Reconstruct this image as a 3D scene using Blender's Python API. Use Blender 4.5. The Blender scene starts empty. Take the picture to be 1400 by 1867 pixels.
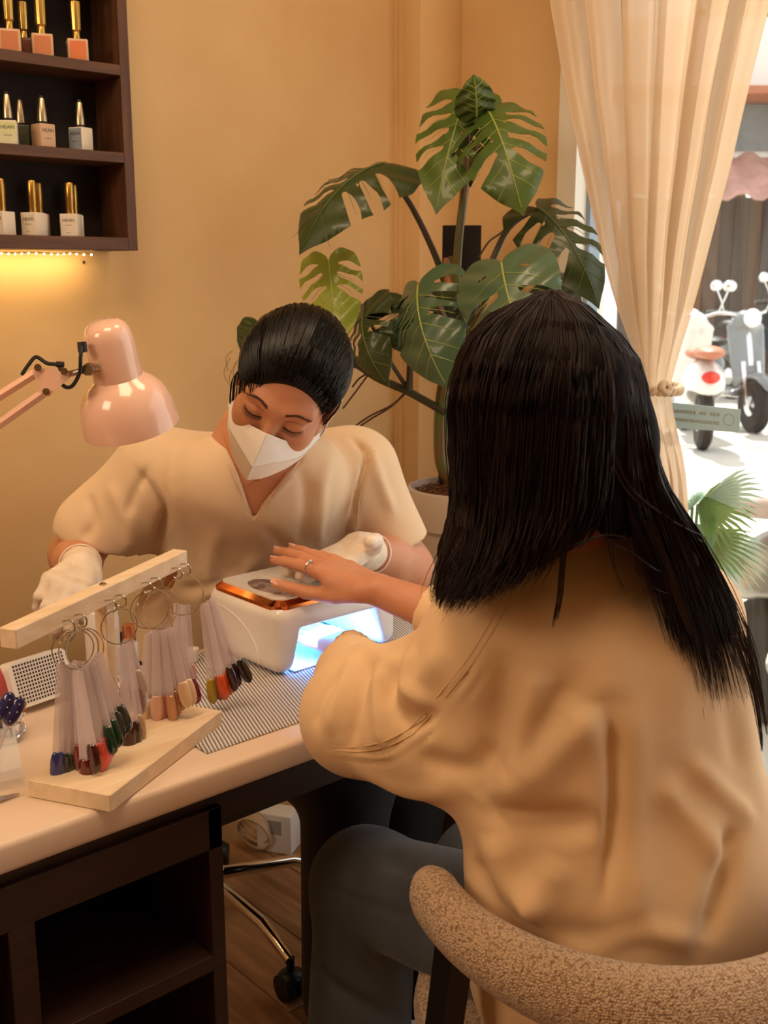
import bpy, bmesh, math, random
import numpy as np
from mathutils import Vector, Matrix, noise
from mathutils.geometry import delaunay_2d_cdt
from mathutils.bvhtree import BVHTree

random.seed(7); np.random.seed(7)
C = bpy.context.scene.collection
S = bpy.context.scene

# ------------------------------------------------------------------ camera
F_PX, PITCH, HEAD = 2000.0, math.radians(12.35), math.radians(48)
CAM = Vector((0, 0, 1.35))
FWD = Vector((math.cos(HEAD)*math.cos(PITCH), math.sin(HEAD)*math.cos(PITCH), -math.sin(PITCH)))
RGT = Vector((math.sin(HEAD), -math.cos(HEAD), 0))
UPV = RGT.cross(FWD).normalized()
FH = Vector((math.cos(HEAD), math.sin(HEAD), 0))
cd = bpy.data.cameras.new('camera'); cam = bpy.data.objects.new('camera', cd); C.objects.link(cam)
cd.sensor_fit = 'VERTICAL'; cd.sensor_height = 36; cd.lens = 36*F_PX/1867; cd.clip_end = 200; cd.clip_start = 0.02
cam.matrix_world = Matrix(((RGT.x, UPV.x, -FWD.x, CAM.x), (RGT.y, UPV.y, -FWD.y, CAM.y), (RGT.z, UPV.z, -FWD.z, CAM.z), (0, 0, 0, 1)))
cd.dof.use_dof = True; cd.dof.focus_distance = 1.55; cd.dof.aperture_fstop = 9.0
S.camera = cam

def at(px, py, fwd=None, x=None, y=None, z=None):
    "the point seen at a pixel of the photograph, at a known distance or on a known plane"
    d = FWD + RGT*((px-700)/F_PX) + UPV*((933.5-py)/F_PX)
    if fwd is not None: t = fwd/d.dot(FH)
    elif x is not None: t = (x-CAM.x)/d.x
    elif y is not None: t = (y-CAM.y)/d.y
    else: t = (z-CAM.z)/d.z
    return CAM + d*t

# ------------------------------------------------------------------ light
S.view_settings.view_transform = 'Standard'; S.view_settings.look = 'None'
S.view_settings.exposure = 0.0; S.view_settings.gamma = 1.0; S.view_settings.use_curve_mapping = False
w = bpy.data.worlds.new('sky'); S.world = w; w.use_nodes = True
nt = w.node_tree; bg = nt.nodes['Background']
sky = nt.nodes.new('ShaderNodeTexSky'); sky.sky_type = 'HOSEK_WILKIE'
sky.sun_direction = Vector((0.35, 0.45, 0.8)).normalized(); sky.turbidity = 6; sky.ground_albedo = .5
mixs = nt.nodes.new('ShaderNodeMix'); mixs.data_type = 'RGBA'; mixs.inputs[0].default_value = .75
mixs.inputs[7].default_value = (1, .98, .95, 1)
nt.links.new(sky.outputs[0], mixs.inputs[6]); nt.links.new(mixs.outputs[2], bg.inputs[0])
bg.inputs[1].default_value = 2.2
def sun_light():
    l = bpy.data.lights.new('sun', 'SUN'); l.energy = 8.5; l.angle = math.radians(1.2); l.color = (1, .95, .86)
    o = bpy.data.objects.new('sun', l); C.objects.link(o)
    o.rotation_euler = Vector((0.35, 0.45, 0.8)).to_track_quat('Z', 'Y').to_euler(); return o
sun_light()
def area(name, loc, target, sx, sy, power, col):
    l = bpy.data.lights.new(name, 'AREA'); l.shape = 'RECTANGLE'; l.size = sx; l.size_y = sy; l.energy = power; l.color = col
    o = bpy.data.objects.new(name, l); C.objects.link(o); o.location = loc
    o.rotation_euler = (Vector(loc)-Vector(target)).to_track_quat('Z', 'Y').to_euler(); return o
WARM = (1.0, .71, .44)
area('ceiling_light_room', (.25, .72, 2.72), (.45, .95, 0), .7, .7, 18, WARM)
area('ceiling_light_corner', (1.35, .9, 2.75), (1.5, 1.3, 0), .5, .5, 9, WARM)
area('fill_light_left', (-1.25, 1.2, 2.1), (1.0, 1.4, 1.0), .7, .7, 16, (1, .76, .52))  # unseen fill light, added to brighten the technician from the front left

# ------------------------------------------------------------------ helpers
_cache = {}
def srgb(r, g, b):
    f = lambda c: ((c/255)/12.92 if c/255 <= .04045 else ((c/255+.055)/1.055)**2.4)
    return (f(r), f(g), f(b), 1)
def mat(name, col, rough=.6, metal=0, noise_amt=0, noise_scale=8, bump=0, bump_scale=60, spec=.5, sheen=0, sss=0,
        alpha=1, trans=0, coat=0, emit=None, estr=0, stretch=(1, 1, 1), ior=1.45, col2=None, transluc=0):
    m = bpy.data.materials.new(name); m.use_nodes = True; n = m.node_tree; L = n.links
    b = n.nodes['Principled BSDF']
    b.inputs['Base Color'].default_value = col; b.inputs['Roughness'].default_value = rough
    b.inputs['Metallic'].default_value = metal; b.inputs['Specular IOR Level'].default_value = spec
    b.inputs['IOR'].default_value = ior
    b.inputs['Sheen Weight'].default_value = sheen; b.inputs['Alpha'].default_value = alpha
    b.inputs['Transmission Weight'].default_value = trans; b.inputs['Coat Weight'].default_value = coat
    if sss:
        b.inputs['Subsurface Weight'].default_value = sss; b.inputs['Subsurface Radius'].default_value = (.012, .005, .003)
        b.inputs['Subsurface Scale'].default_value = 1
    if emit: b.inputs['Emission Color'].default_value = emit; b.inputs['Emission Strength'].default_value = estr
    tc = n.nodes.new('ShaderNodeTexCoord'); mp = n.nodes.new('ShaderNodeMapping'); mp.inputs[3].default_value = stretch
    L.new(tc.outputs['Object'], mp.inputs[0])
    if noise_amt or col2:
        t = n.nodes.new('ShaderNodeTexNoise'); t.inputs['Scale'].default_value = noise_scale; t.inputs['Detail'].default_value = 6
        L.new(mp.outputs[0], t.inputs[0])
        r = n.nodes.new('ShaderNodeMapRange'); r.inputs[1].default_value = .3; r.inputs[2].default_value = .7
        L.new(t.outputs[0], r.inputs[0])
        mx = n.nodes.new('ShaderNodeMix'); mx.data_type = 'RGBA'
        mx.inputs[6].default_value = col
        mx.inputs[7].default_value = col2 if col2 else tuple(max(0, c*(1-noise_amt)) for c in col[:3])+(1,)
        L.new(r.outputs[0], mx.inputs[0]); L.new(mx.outputs[2], b.inputs['Base Color'])
    if bump:
        t2 = n.nodes.new('ShaderNodeTexNoise'); t2.inputs['Scale'].default_value = bump_scale; t2.inputs['Detail'].default_value = 4
        L.new(mp.outputs[0], t2.inputs[0])
        bn = n.nodes.new('ShaderNodeBump'); bn.inputs['Strength'].default_value = bump; bn.inputs['Distance'].default_value = .01
        L.new(t2.outputs[0], bn.inputs['Height']); L.new(bn.outputs[0], b.inputs['Normal'])
    if transluc:
        tr = n.nodes.new('ShaderNodeBsdfTranslucent'); tr.inputs[0].default_value = col
        ms = n.nodes.new('ShaderNodeMixShader'); ms.inputs[0].default_value = transluc
        L.new(b.outputs[0], ms.inputs[1]); L.new(tr.outputs[0], ms.inputs[2]); L.new(ms.outputs[0], n.nodes['Material Output'].inputs[0])
    return m
def bsdf(m): return m.node_tree.nodes['Principled BSDF']

def wloc(o):
    v = Vector((0, 0, 0))
    while o: v += o.location; o = o.parent
    return v
def thing(name, label, cat, loc=(0, 0, 0), group=None, rotz=0):
    o = bpy.data.objects.new(name, None); C.objects.link(o); o.location = loc; o.rotation_euler = (0, 0, rotz)
    o.empty_display_size = .05
    tag(o, label, cat, group); return o
def tag(o, label=None, cat=None, group=None, kind=None):
    if label: o['label'] = label
    if cat: o['category'] = cat
    if group: o['group'] = group
    if kind: o['kind'] = kind
    return o
def mesh_obj(name, V, Fc, m, parent=None, local=False, smooth=True, auto=None, mats=None, midx=None):
    me = bpy.data.meshes.new(name)
    V = np.asarray([tuple(v) for v in V], dtype=float) if not isinstance(V, np.ndarray) else V
    if parent is not None and not local:
        V = V - np.array(wloc(parent))
    me.from_pydata(V.tolist(), [], Fc.tolist() if isinstance(Fc, np.ndarray) else [tuple(f) for f in Fc])
    me.update()
    for x in (mats or [m]): me.materials.append(x)
    if midx is not None: me.polygons.foreach_set('material_index', np.asarray(midx, dtype=np.int32))
    me.polygons.foreach_set('use_smooth', [smooth]*len(me.polygons))
    o = bpy.data.objects.new(name, me); C.objects.link(o)
    if parent is not None: o.parent = parent
    if auto: me.set_sharp_from_angle(angle=math.radians(auto))
    return o

class MB:
    "collects shapes, then links them as one mesh"
    def __init__(s): s.V = []; s.F = []
    def add(s, V, Fc):
        k = len(s.V); s.V += [Vector(v) for v in V]; s.F += [tuple(i+k for i in f) for f in Fc]; return s
    def bm(s, bm):
        bm.verts.index_update()
        s.add([v.co.copy() for v in bm.verts], [[v.index for v in f.verts] for f in bm.faces]); bm.free(); return s
    def box(s, lo, hi, M=None, bev=0, seg=2):
        lo, hi = Vector(lo), Vector(hi); b = bmesh.new(); bmesh.ops.create_cube(b, size=1)
        for v in b.verts: v.co = Vector(((lo[i]+hi[i])/2+v.co[i]*(hi[i]-lo[i]) for i in range(3)))
        if bev: bmesh.ops.bevel(b, geom=list(b.edges), offset=bev, segments=seg, profile=.5, affect='EDGES')
        if M is not None: bmesh.ops.transform(b, matrix=M, verts=b.verts)
        return s.bm(b)
    def tube(s, pts, r, n=10, cap=True, flat=None):
        pts = [Vector(p) for p in pts]; rs = r if isinstance(r, (list, tuple)) else [r]*len(pts)
        k = len(s.V); up = None; V = []
        for i, p in enumerate(pts):
            t = (pts[min(i+1, len(pts)-1)]-pts[max(i-1, 0)])
            t = t.normalized() if t.length > 1e-9 else Vector((0, 0, 1))
            if up is None:
                up = Vector((0, 0, 1)) if abs(t.z) < .9 else Vector((1, 0, 0))
                if flat is not None: up = Vector(flat)
            a = t.cross(up)
            a = a.normalized() if a.length > 1e-6 else t.orthogonal().normalized()
            b = a.cross(t).normalized(); up = b
            for j in range(n):
                q = 2*math.pi*j/n; V.append(p+(a*math.cos(q)+b*math.sin(q))*rs[i])
        Fc = [(i*n+j, i*n+(j+1) % n, (i+1)*n+(j+1) % n, (i+1)*n+j) for i in range(len(pts)-1) for j in range(n)]
        if cap: Fc += [tuple(range(n))[::-1], tuple(range((len(pts)-1)*n, len(pts)*n))]
        return s.add(V, Fc)
    def lathe(s, prof, n=32, M=None, cap=True):
        V = []; M = M or Matrix()
        for r, z in prof:
            for j in range(n):
                q = 2*math.pi*j/n; V.append(M @ Vector((r*math.cos(q), r*math.sin(q), z)))
        Fc = [(i*n+j, i*n+(j+1) % n, (i+1)*n+(j+1) % n, (i+1)*n+j) for i in range(len(prof)-1) for j in range(n)]
        if cap: Fc += [tuple(range(n))[::-1], tuple(range((len(prof)-1)*n, len(prof)*n))]
        return s.add(V, Fc)
    def torus(s, c, nrm, R, r, n=32, k=8, a0=0, a1=2*math.pi, xdir=None):
        nrm = Vector(nrm).normalized(); x = Vector(xdir).normalized() if xdir else nrm.orthogonal().normalized(); y = nrm.cross(x)
        full = abs(a1-a0-2*math.pi) < 1e-6
        if full:
            V = []; c = Vector(c)
            for i in range(n):
                q = 2*math.pi*i/n; e = x*math.cos(q)+y*math.sin(q)
                for j in range(k):
                    p = 2*math.pi*j/k; V.append(c+e*(R+r*math.cos(p))+nrm*r*math.sin(p))
            Fc = [(i*k+j, ((i+1) % n)*k+j, ((i+1) % n)*k+(j+1) % k, i*k+(j+1) % k) for i in range(n) for j in range(k)]
            return s.add(V, Fc)
        return s.tube([Vector(c)+(x*math.cos(a0+(a1-a0)*i/n)+y*math.sin(a0+(a1-a0)*i/n))*R for i in range(n+1)], r, k)
    def sphere(s, c, r, sc=(1, 1, 1), u=16, v=10, M=None):
        b = bmesh.new(); bmesh.ops.create_uvsphere(b, u_segments=u, v_segments=v, radius=r)
        for q in b.verts:
            q.co = Vector((q.co.x*sc[0], q.co.y*sc[1], q.co.z*sc[2]))
            if M is not None: q.co = M.to_3x3() @ q.co
            q.co += Vector(c)
        return s.bm(b)
    def ext(s, poly, z0, z1, M=None):
        n = len(poly); M = M or Matrix()
        V = [M @ Vector((p[0], p[1], z0)) for p in poly]+[M @ Vector((p[0], p[1], z1)) for p in poly]
        return s.add(V, [tuple(range(n))[::-1], tuple(range(n, 2*n))]+[(i, (i+1) % n, n+(i+1) % n, n+i) for i in range(n)])
    def build(s, name, m, parent=None, local=False, smooth=True, auto=35):
        return mesh_obj(name, s.V, s.F, m, parent, local, smooth, auto)

def copy_tree(o, parent=None):
    c = o.copy(); C.objects.link(c)
    if parent is not None: c.parent = parent
    for ch in list(kids.get(o.name, [])):
        copy_tree(ch, c)
    return c
kids = {}
def index_kids():
    kids.clear()
    for o in S.objects:
        if o.parent: kids.setdefault(o.parent.name, []).append(o)
def spline(pts, n=24):
    P = [Vector(p) for p in pts]; out = []
    for i in range(len(P)-1):
        p0, p1, p2, p3 = P[max(i-1, 0)], P[i], P[i+1], P[min(i+2, len(P)-1)]
        for j in range(n):
            t = j/n
            out.append(.5*((2*p1)+(p2-p0)*t+(2*p0-5*p1+4*p2-p3)*t*t+(3*p1-p0-3*p2+p3)*t**3))
    out.append(P[-1]); return out

# ---- signed distance modelling (organic shapes): prims -> grid -> surface nets
class SDF:
    def __init__(s): s.ops = []
    def limb(s, a, b, ra, rb=None, k=.01, sub=False, side=None, sx=1.0, sy=1.0):
        s.ops.append(('L', np.array(a, float), np.array(b, float), ra, ra if rb is None else rb, k, sub, None if side is None else np.array(side, float), sx, sy)); return s
    def chain(s, pts, rs, k=.01, sub=False, **kw):
        for i in range(len(pts)-1): s.limb(pts[i], pts[i+1], rs[i], rs[i+1], k, sub, **kw)
        return s
    def ell(s, c, r, k=.01, sub=False, R=None):
        s.ops.append(('E', np.array(c, float), np.array(r, float) if np.ndim(r) else np.array([r]*3, float), np.eye(3) if R is None else np.array(R.to_3x3()), k, sub)); return s
    def box(s, c, h, k=.005, sub=False, R=None, rr=.004):
        s.ops.append(('B', np.array(c, float), np.array(h, float), np.eye(3) if R is None else np.array(R.to_3x3()), k, sub, rr)); return s
    def fn(s, f, k=.004, sub=True):
        s.ops.append(('F', f, k, sub)); return s
    def bounds(s):
        lo = np.full(3, 1e9); hi = -lo
        for o in s.ops:
            if o[0] == 'L' and not o[6]:
                m = max(o[3], o[4])*max(1, o[8], o[9]); lo = np.minimum(lo, np.minimum(o[1], o[2])-m); hi = np.maximum(hi, np.maximum(o[1], o[2])+m)
            if o[0] == 'E' and not o[5]: m = o[2].max(); lo = np.minimum(lo, o[1]-m); hi = np.maximum(hi, o[1]+m)
            if o[0] == 'B' and not o[5]: m = np.linalg.norm(o[2]); lo = np.minimum(lo, o[1]-m); hi = np.maximum(hi, o[1]+m)
        return lo, hi
    def mesh(s, h, smooth=1, lo=None, hi=None):
        l, g = s.bounds(); lo = l if lo is None else np.maximum(l, lo); hi = g if hi is None else np.minimum(g, hi)
        lo = lo-3*h; hi = hi+3*h
        n = np.ceil((hi-lo)/h).astype(int)+1
        ax = [lo[i]+h*np.arange(n[i]) for i in range(3)]
        big = .06; D = np.full(n, big, dtype=np.float32)
        for o in s.ops:
            kk = {'L': 5, 'E': 4, 'B': 4, 'F': 2}[o[0]]; k = o[kk]
            if o[0] == 'F': a = [0, 0, 0]; b = list(n)
            else:
                if o[0] == 'L': m = max(o[3], o[4])*max(1, o[8], o[9])+k+2*h; pl = np.minimum(o[1], o[2])-m; ph = np.maximum(o[1], o[2])+m
                elif o[0] == 'E': m = o[2].max()+k+2*h; pl = o[1]-m; ph = o[1]+m
                else: m = np.linalg.norm(o[2])+k+2*h; pl = o[1]-m; ph = o[1]+m
                a = [max(0, int((pl[i]-lo[i])/h)) for i in range(3)]; b = [min(n[i], int((ph[i]-lo[i])/h)+2) for i in range(3)]
            if any(b[i] <= a[i] for i in range(3)): continue
            X, Y, Z = np.meshgrid(ax[0][a[0]:b[0]], ax[1][a[1]:b[1]], ax[2][a[2]:b[2]], indexing='ij')
            if o[0] == 'L':
                A, B, ra, rb = o[1], o[2], o[3], o[4]; AB = B-A; L2 = AB@AB+1e-12
                px, py, pz = X-A[0], Y-A[1], Z-A[2]
                t = np.clip((px*AB[0]+py*AB[1]+pz*AB[2])/L2, 0, 1)
                px = px-t*AB[0]; py = py-t*AB[1]; pz = pz-t*AB[2]
                if o[7] is not None:
                    u = AB/np.sqrt(L2); sd = o[7]-(o[7]@u)*u; sd = sd/np.linalg.norm(sd); s2 = np.cross(u, sd)
                    ds = px*sd[0]+py*sd[1]+pz*sd[2]; d2 = px*s2[0]+py*s2[1]+pz*s2[2]; du = px*u[0]+py*u[1]+pz*u[2]
                    r = ra+(rb-ra)*t; q = np.sqrt((ds/o[8])**2+(d2/o[9])**2+(du/min(o[8], o[9]))**2)
                    q2 = np.sqrt((ds/o[8]**2)**2+(d2/o[9]**2)**2+(du/min(o[8], o[9])**2)**2)+1e-9
                    d = q*(q-r)/q2
                else: d = np.sqrt(px*px+py*py+pz*pz)-(ra+(rb-ra)*t)
                sub = o[6]
            elif o[0] == 'E':
                R = o[3]; px, py, pz = X-o[1][0], Y-o[1][1], Z-o[1][2]
                qs = [(px*R[0, i]+py*R[1, i]+pz*R[2, i])/o[2][i] for i in range(3)]
                k0 = np.sqrt(qs[0]**2+qs[1]**2+qs[2]**2)
                k1 = np.sqrt((qs[0]/o[2][0])**2+(qs[1]/o[2][1])**2+(qs[2]/o[2][2])**2)+1e-9
                d = k0*(k0-1)/k1; sub = o[5]
            elif o[0] == 'B':
                R = o[3]; px, py, pz = X-o[1][0], Y-o[1][1], Z-o[1][2]
                q = [np.abs(px*R[0, i]+py*R[1, i]+pz*R[2, i])-o[2][i]+o[6] for i in range(3)]
                d = np.sqrt(sum(np.maximum(v, 0)**2 for v in q))+np.minimum(np.maximum(np.maximum(q[0], q[1]), q[2]), 0)-o[6]; sub = o[5]
            else: d = o[1](X, Y, Z); sub = o[3]
            sl = D[a[0]:b[0], a[1]:b[1], a[2]:b[2]]
            if sub:
                d = -d; hh = np.maximum(k-np.abs(sl-d), 0)/k; sl[...] = np.maximum(sl, d)+hh*hh*k*.25
            else:
                hh = np.maximum(k-np.abs(sl-d), 0)/k; sl[...] = np.minimum(sl, d)-hh*hh*k*.25
        return surface_nets(D, lo, h, smooth)

def surface_nets(D, lo, h, smooth=1):
    ins = D < 0
    c = np.zeros(np.array(D.shape)-1, dtype=np.uint8)
    for i in (0, 1):
        for j in (0, 1):
            for k in (0, 1):
                c += ins[i:D.shape[0]-1+i, j:D.shape[1]-1+j, k:D.shape[2]-1+k]
    act = (c > 0) & (c < 8); idx = np.full(c.shape, -1, dtype=np.int64); I = np.argwhere(act); idx[act] = np.arange(len(I))
    acc = np.zeros((len(I), 3)); cnt = np.zeros(len(I))
    corners = [(i, j, k) for i in (0, 1) for j in (0, 1) for k in (0, 1)]
    for a in corners:
        for ax in range(3):
            if a[ax]: continue
            b = list(a); b[ax] = 1
            da = D[I[:, 0]+a[0], I[:, 1]+a[1], I[:, 2]+a[2]]; db = D[I[:, 0]+b[0], I[:, 1]+b[1], I[:, 2]+b[2]]
            m = (da < 0) != (db < 0); t = np.where(m, da/np.where(m, da-db, 1), 0)
            p = np.tile(np.array(a, float), (len(I), 1)); p[:, ax] += t
            acc[m] += p[m]; cnt[m] += 1
    V = (I+acc/cnt[:, None])*h+lo
    Fs = []
    for ax in range(3):
        sl0 = [slice(None)]*3; sl1 = [slice(None)]*3; sl0[ax] = slice(0, -1); sl1[ax] = slice(1, None)
        a = ins[tuple(sl0)]; b = ins[tuple(sl1)]; E = np.argwhere(a != b)
        o1, o2 = [(1, 2), (2, 0), (0, 1)][ax]
        E = E[(E[:, o1] > 0) & (E[:, o2] > 0) & (E[:, o1] < D.shape[o1]-1) & (E[:, o2] < D.shape[o2]-1)]
        def g(d1, d2):
            q = E.copy(); q[:, o1] -= d1; q[:, o2] -= d2; return idx[q[:, 0], q[:, 1], q[:, 2]]
        q = np.stack([g(1, 1), g(0, 1), g(0, 0), g(1, 0)], 1)
        fl = ~a[E[:, 0], E[:, 1], E[:, 2]]; q[fl] = q[fl][:, ::-1]; Fs.append(q)
    Fc = np.concatenate(Fs); Fc = Fc[(Fc >= 0).all(1)]
    for _ in range(smooth): V = lap(V, Fc, .5)
    return V, Fc
def lap(V, Fc, a):
    n = len(V); s = np.zeros_like(V); c = np.zeros(n)
    for i, j in ((0, 1), (1, 2), (2, 3), (3, 0)):
        np.add.at(s, Fc[:, i], V[Fc[:, j]]); np.add.at(s, Fc[:, j], V[Fc[:, i]])
        np.add.at(c, Fc[:, i], 1); np.add.at(c, Fc[:, j], 1)
    return V*(1-a)+a*s/np.maximum(c, 1)[:, None]
def normals(V, Fc):
    fn = np.cross(V[Fc[:, 2]]-V[Fc[:, 0]], V[Fc[:, 3 if Fc.shape[1] > 3 else 1]]-V[Fc[:, 1]]) if Fc.shape[1] > 3 else np.cross(V[Fc[:, 1]]-V[Fc[:, 0]], V[Fc[:, 2]]-V[Fc[:, 0]])
    N = np.zeros_like(V)
    for i in range(Fc.shape[1]): np.add.at(N, Fc[:, i], fn)
    return N/(np.linalg.norm(N, axis=1)[:, None]+1e-12)
def seg_dist(V, P):
    "distance to a polyline"
    best = np.full(len(V), 1e9); P = np.array([tuple(p) for p in P]); tt = np.zeros(len(V))
    for i in range(len(P)-1):
        A = P[i]; AB = P[i+1]-A; t = np.clip(((V-A)@AB)/(AB@AB+1e-12), 0, 1)
        d = np.linalg.norm(V-A-t[:, None]*AB, axis=1); m = d < best; best[m] = d[m]; tt[m] = (i+t[m])/(len(P)-1)
    return best, tt
def fold(V, Fc, strokes, fade=True):
    "strokes: (world polyline, height, width): ridges (+) and creases (-) pressed into the cloth"
    N = normals(V, Fc); D = np.zeros(len(V))
    for P, amp, wd in strokes:
        d, t = seg_dist(V, P); e = np.clip(np.minimum(t, 1-t)*4+.15, 0, 1) if fade else 1
        D += amp*np.exp(-(d/wd)**2)*e
    return V+N*D[:, None]
def on_mesh(V, Fc, pix):
    "drop picture points onto a mesh along the line of sight"
    t = BVHTree.FromPolygons([tuple(v) for v in V], [tuple(int(i) for i in f) for f in Fc]); out = []
    for px, py in pix:
        d = (FWD+RGT*((px-700)/F_PX)+UPV*((933.5-py)/F_PX)).normalized(); r = t.ray_cast(CAM, d)
        if r[0] is not None: out.append(r[0])
    return out
def strokes_on(V, Fc, L):
    t = BVHTree.FromPolygons([tuple(v) for v in V], [tuple(int(i) for i in f) for f in Fc]); res = []
    for pix, amp, wd in L:
        out = []
        for px, py in pix:
            d = (FWD+RGT*((px-700)/F_PX)+UPV*((933.5-py)/F_PX)).normalized(); r = t.ray_cast(CAM, d)
            if r[0] is not None: out.append(r[0])
        if len(out) > 1: res.append(([tuple(p) for p in spline(out, 4)] if len(out) > 2 else out, amp, wd))
    return res
# ------------------------------------------------------------------ setting
BX, BY = 2.03, 2.06            # window wall plane, back wall plane
plaster = mat('warm_plaster', srgb(216, 184, 136), .7, noise_amt=.13, noise_scale=2.2, bump=.12, bump_scale=9, col2=srgb(200, 162, 110))
ceil_m = mat('ceiling_paint', srgb(225, 205, 175), .8, noise_amt=.03)
white_p = mat('white_frame_paint', srgb(236, 236, 230), .4, noise_amt=.03)
def wood_mat(name, c1, c2, rough=.5, scale=5, stretch=(1, 12, 12), coat=0):
    m = mat(name, c1, rough, col2=c2, noise_scale=scale, stretch=stretch, bump=.06, bump_scale=scale*3, coat=coat); return m
floor_m = wood_mat('laminate_oak', srgb(176, 130, 88), srgb(126, 88, 56), .38, 3.5, (14, 1.3, 14))
def struct(o): o['kind'] = 'structure'; return o
fl = struct(MB().box((-2.6, -2.6, -.1), (BX+.12, BY+.1, -.0065)).build('floor', mat('floor_screed', srgb(70, 52, 38), .8, noise_amt=.1)))
k = 0; rng = random.Random(3); pl_me = None; floor_mats = [floor_m, wood_mat('laminate_oak_dark', srgb(136, 98, 64), srgb(98, 66, 40), .38, 3.2, (14, 1.3, 14))]
for i in range(11):
    x0 = .3+i*.155; y = -.35+rng.random()*-.8
    while y < BY-.005:
        y1 = min(y+1.2, BY-.002)
        if y1 > .2:
            b = MB().box((x0+.001, max(y, -.4)+.001, -.012), (min(x0+.154, BX-.001), y1-.001, 0), bev=.0012, seg=1)
            o = b.build('plank', floor_mats[rng.random() < .4], fl, smooth=False)
        y += 1.2
# wide plain boards for the part of the floor behind the viewer
MB().box((-2.5, -2.5, -.012), (BX-.001, -.41, 0)).box((-2.5, -.409, -.012), (.299, BY-.002, 0)).build('floorboards', floor_m, fl, smooth=False)
struct(MB().box((-2.6, BY, -.1), (BX+.12, BY+.12, 2.9)).build('wall_back', plaster, smooth=False))
struct(MB().box((-2.62, -2.6, -.1), (-2.5, BY, 2.9)).build('wall_left', plaster, smooth=False))
struct(MB().box((-2.5, -2.62, -.1), (BX+.12, -2.5, 2.9)).build('wall_front', plaster, smooth=False))
struct(MB().box((-2.6, -2.6, 2.8), (BX+.12, BY+.1, 2.92)).build('ceiling', ceil_m, smooth=False))
# pilaster in the corner
px0 = at(737, 300, y=BY-.10).x
struct(MB().box((at(766, 300, y=BY-.085).x, BY-.085, 0), (BX, BY, 2.8), bev=.003).build('trim_1', plaster, smooth=False))
struct(MB().box((at(737, 300, y=BY-.03).x, BY-.03, 0), (at(766, 300, y=BY-.085).x, BY, 2.8), bev=.003).build('trim_2', plaster, smooth=False))
# window wall: solid from the corner to the jamb, full height glazing beyond, solid again behind the viewer
YJ = at(1021, 400, x=BX).y
struct(MB().box((BX, YJ, 0), (BX+.12, BY, 2.8)).box((BX, -2.5, 0), (BX+.12, -1.6, 2.8)).box((BX, -1.6, 2.55), (BX+.12, YJ, 2.8)).box((BX, -1.6, -.02), (BX+.12, YJ, .12)).build('wall_right', plaster, smooth=False))
wn = thing('window_1', 'tall white framed shop window', 'window', (BX+.05, YJ, .12)); del wn['category']; wn['kind'] = 'structure'
f = MB()
f.box((BX-.012, YJ-.05, .12), (BX+.11, YJ+.004, 2.55), bev=.002).box((BX-.012, -1.6, .12), (BX+.11, -1.55, 2.55)).box((BX-.012, -1.55, 2.49), (BX+.11, YJ-.05, 2.55)).box((BX-.012, -1.55, .12), (BX+.11, YJ-.05, .17))
f.build('window_frame', white_p, wn, smooth=False)
glass = mat('window_glass', (1, 1, 1, 1), .0, trans=1, ior=1.0, spec=.5)
def thin_glass(name, tint=(1, 1, 1, 1), refl=.06):
    m = bpy.data.materials.new(name); m.use_nodes = True; n = m.node_tree; n.nodes.remove(n.nodes['Principled BSDF'])
    t = n.nodes.new('ShaderNodeBsdfTransparent'); t.inputs[0].default_value = tint
    g = n.nodes.new('ShaderNodeBsdfGlossy'); g.inputs[1].default_value = .02
    x = n.nodes.new('ShaderNodeMixShader'); x.inputs[0].default_value = refl
    n.links.new(t.outputs[0], x.inputs[1]); n.links.new(g.outputs[0], x.inputs[2]); n.links.new(x.outputs[0], n.nodes['Material Output'].inputs[0]); return m
glass = thin_glass('window_glass_pane', (.97, .985, .98, 1), .05)
MB().box((BX+.05, -1.55, .17), (BX+.056, YJ-.05, 2.49)).build('pane', glass, wn, smooth=False)
MB().box((BX+.03, YJ-.062, .17), (BX+.07, YJ-.051, 2.49)).build('glazing_bead', mat('blue_grey_seal', srgb(150, 170, 190), .5, noise_amt=.05), wn, smooth=False)

# ---- frosted notice stuck to the glass
d0, d1 = at(1215, 735, x=BX+.047), at(1347, 790, x=BX+.047)
zt0 = at(1215, 733, x=BX+.047).z; zb0 = at(1215, 780, x=BX+.047).z
nt_ = thing('window_sticker', 'pale grey-green frosted strip notice on the window beside the tied curtain', 'sign', (BX+.047, (d0.y+d1.y)/2, (d0.z+d1.z)/2))
ztA, zbA = at(1347, 746, x=BX+.047).z, at(1347, 788, x=BX+.047).z
MB().add([(BX+.046, d0.y, zb0), (BX+.046, d1.y, zbA), (BX+.046, d1.y, ztA), (BX+.046, d0.y, zt0), (BX+.0485, d0.y, zb0), (BX+.0485, d1.y, zbA), (BX+.0485, d1.y, ztA), (BX+.0485, d0.y, zt0)],
         [(0, 1, 2, 3), (7, 6, 5, 4), (0, 4, 5, 1), (1, 5, 6, 2), (2, 6, 7, 3), (3, 7, 4, 0)]).build('film', mat('frosted_film', srgb(176, 188, 186), .5, alpha=.88, noise_amt=.05, transluc=.45), nt_, smooth=False)
ink = mat('film_ink', srgb(156, 172, 172), .6, noise_amt=.05)
mk = MB()
for r in range(2):
    for c in range(15):
        if rng.random() < .12: continue
        y0 = d0.y+(d1.y-d0.y)*(.06+.046*c); zz = zb0+(zt0-zb0)*(.30+.32*r)+(d0.y-y0)*.02
        mk.box((BX+.0452, y0-.006, zz), (BX+.0458, y0, zz+.007))
mk.build('print', ink, nt_, smooth=False)
MB().torus((BX+.0455, d0.y+(d1.y-d0.y)*.86, (ztA+zbA)/2), (1, 0, 0), .012, .0008, 24, 6).build('round_emblem', ink, nt_)

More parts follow.
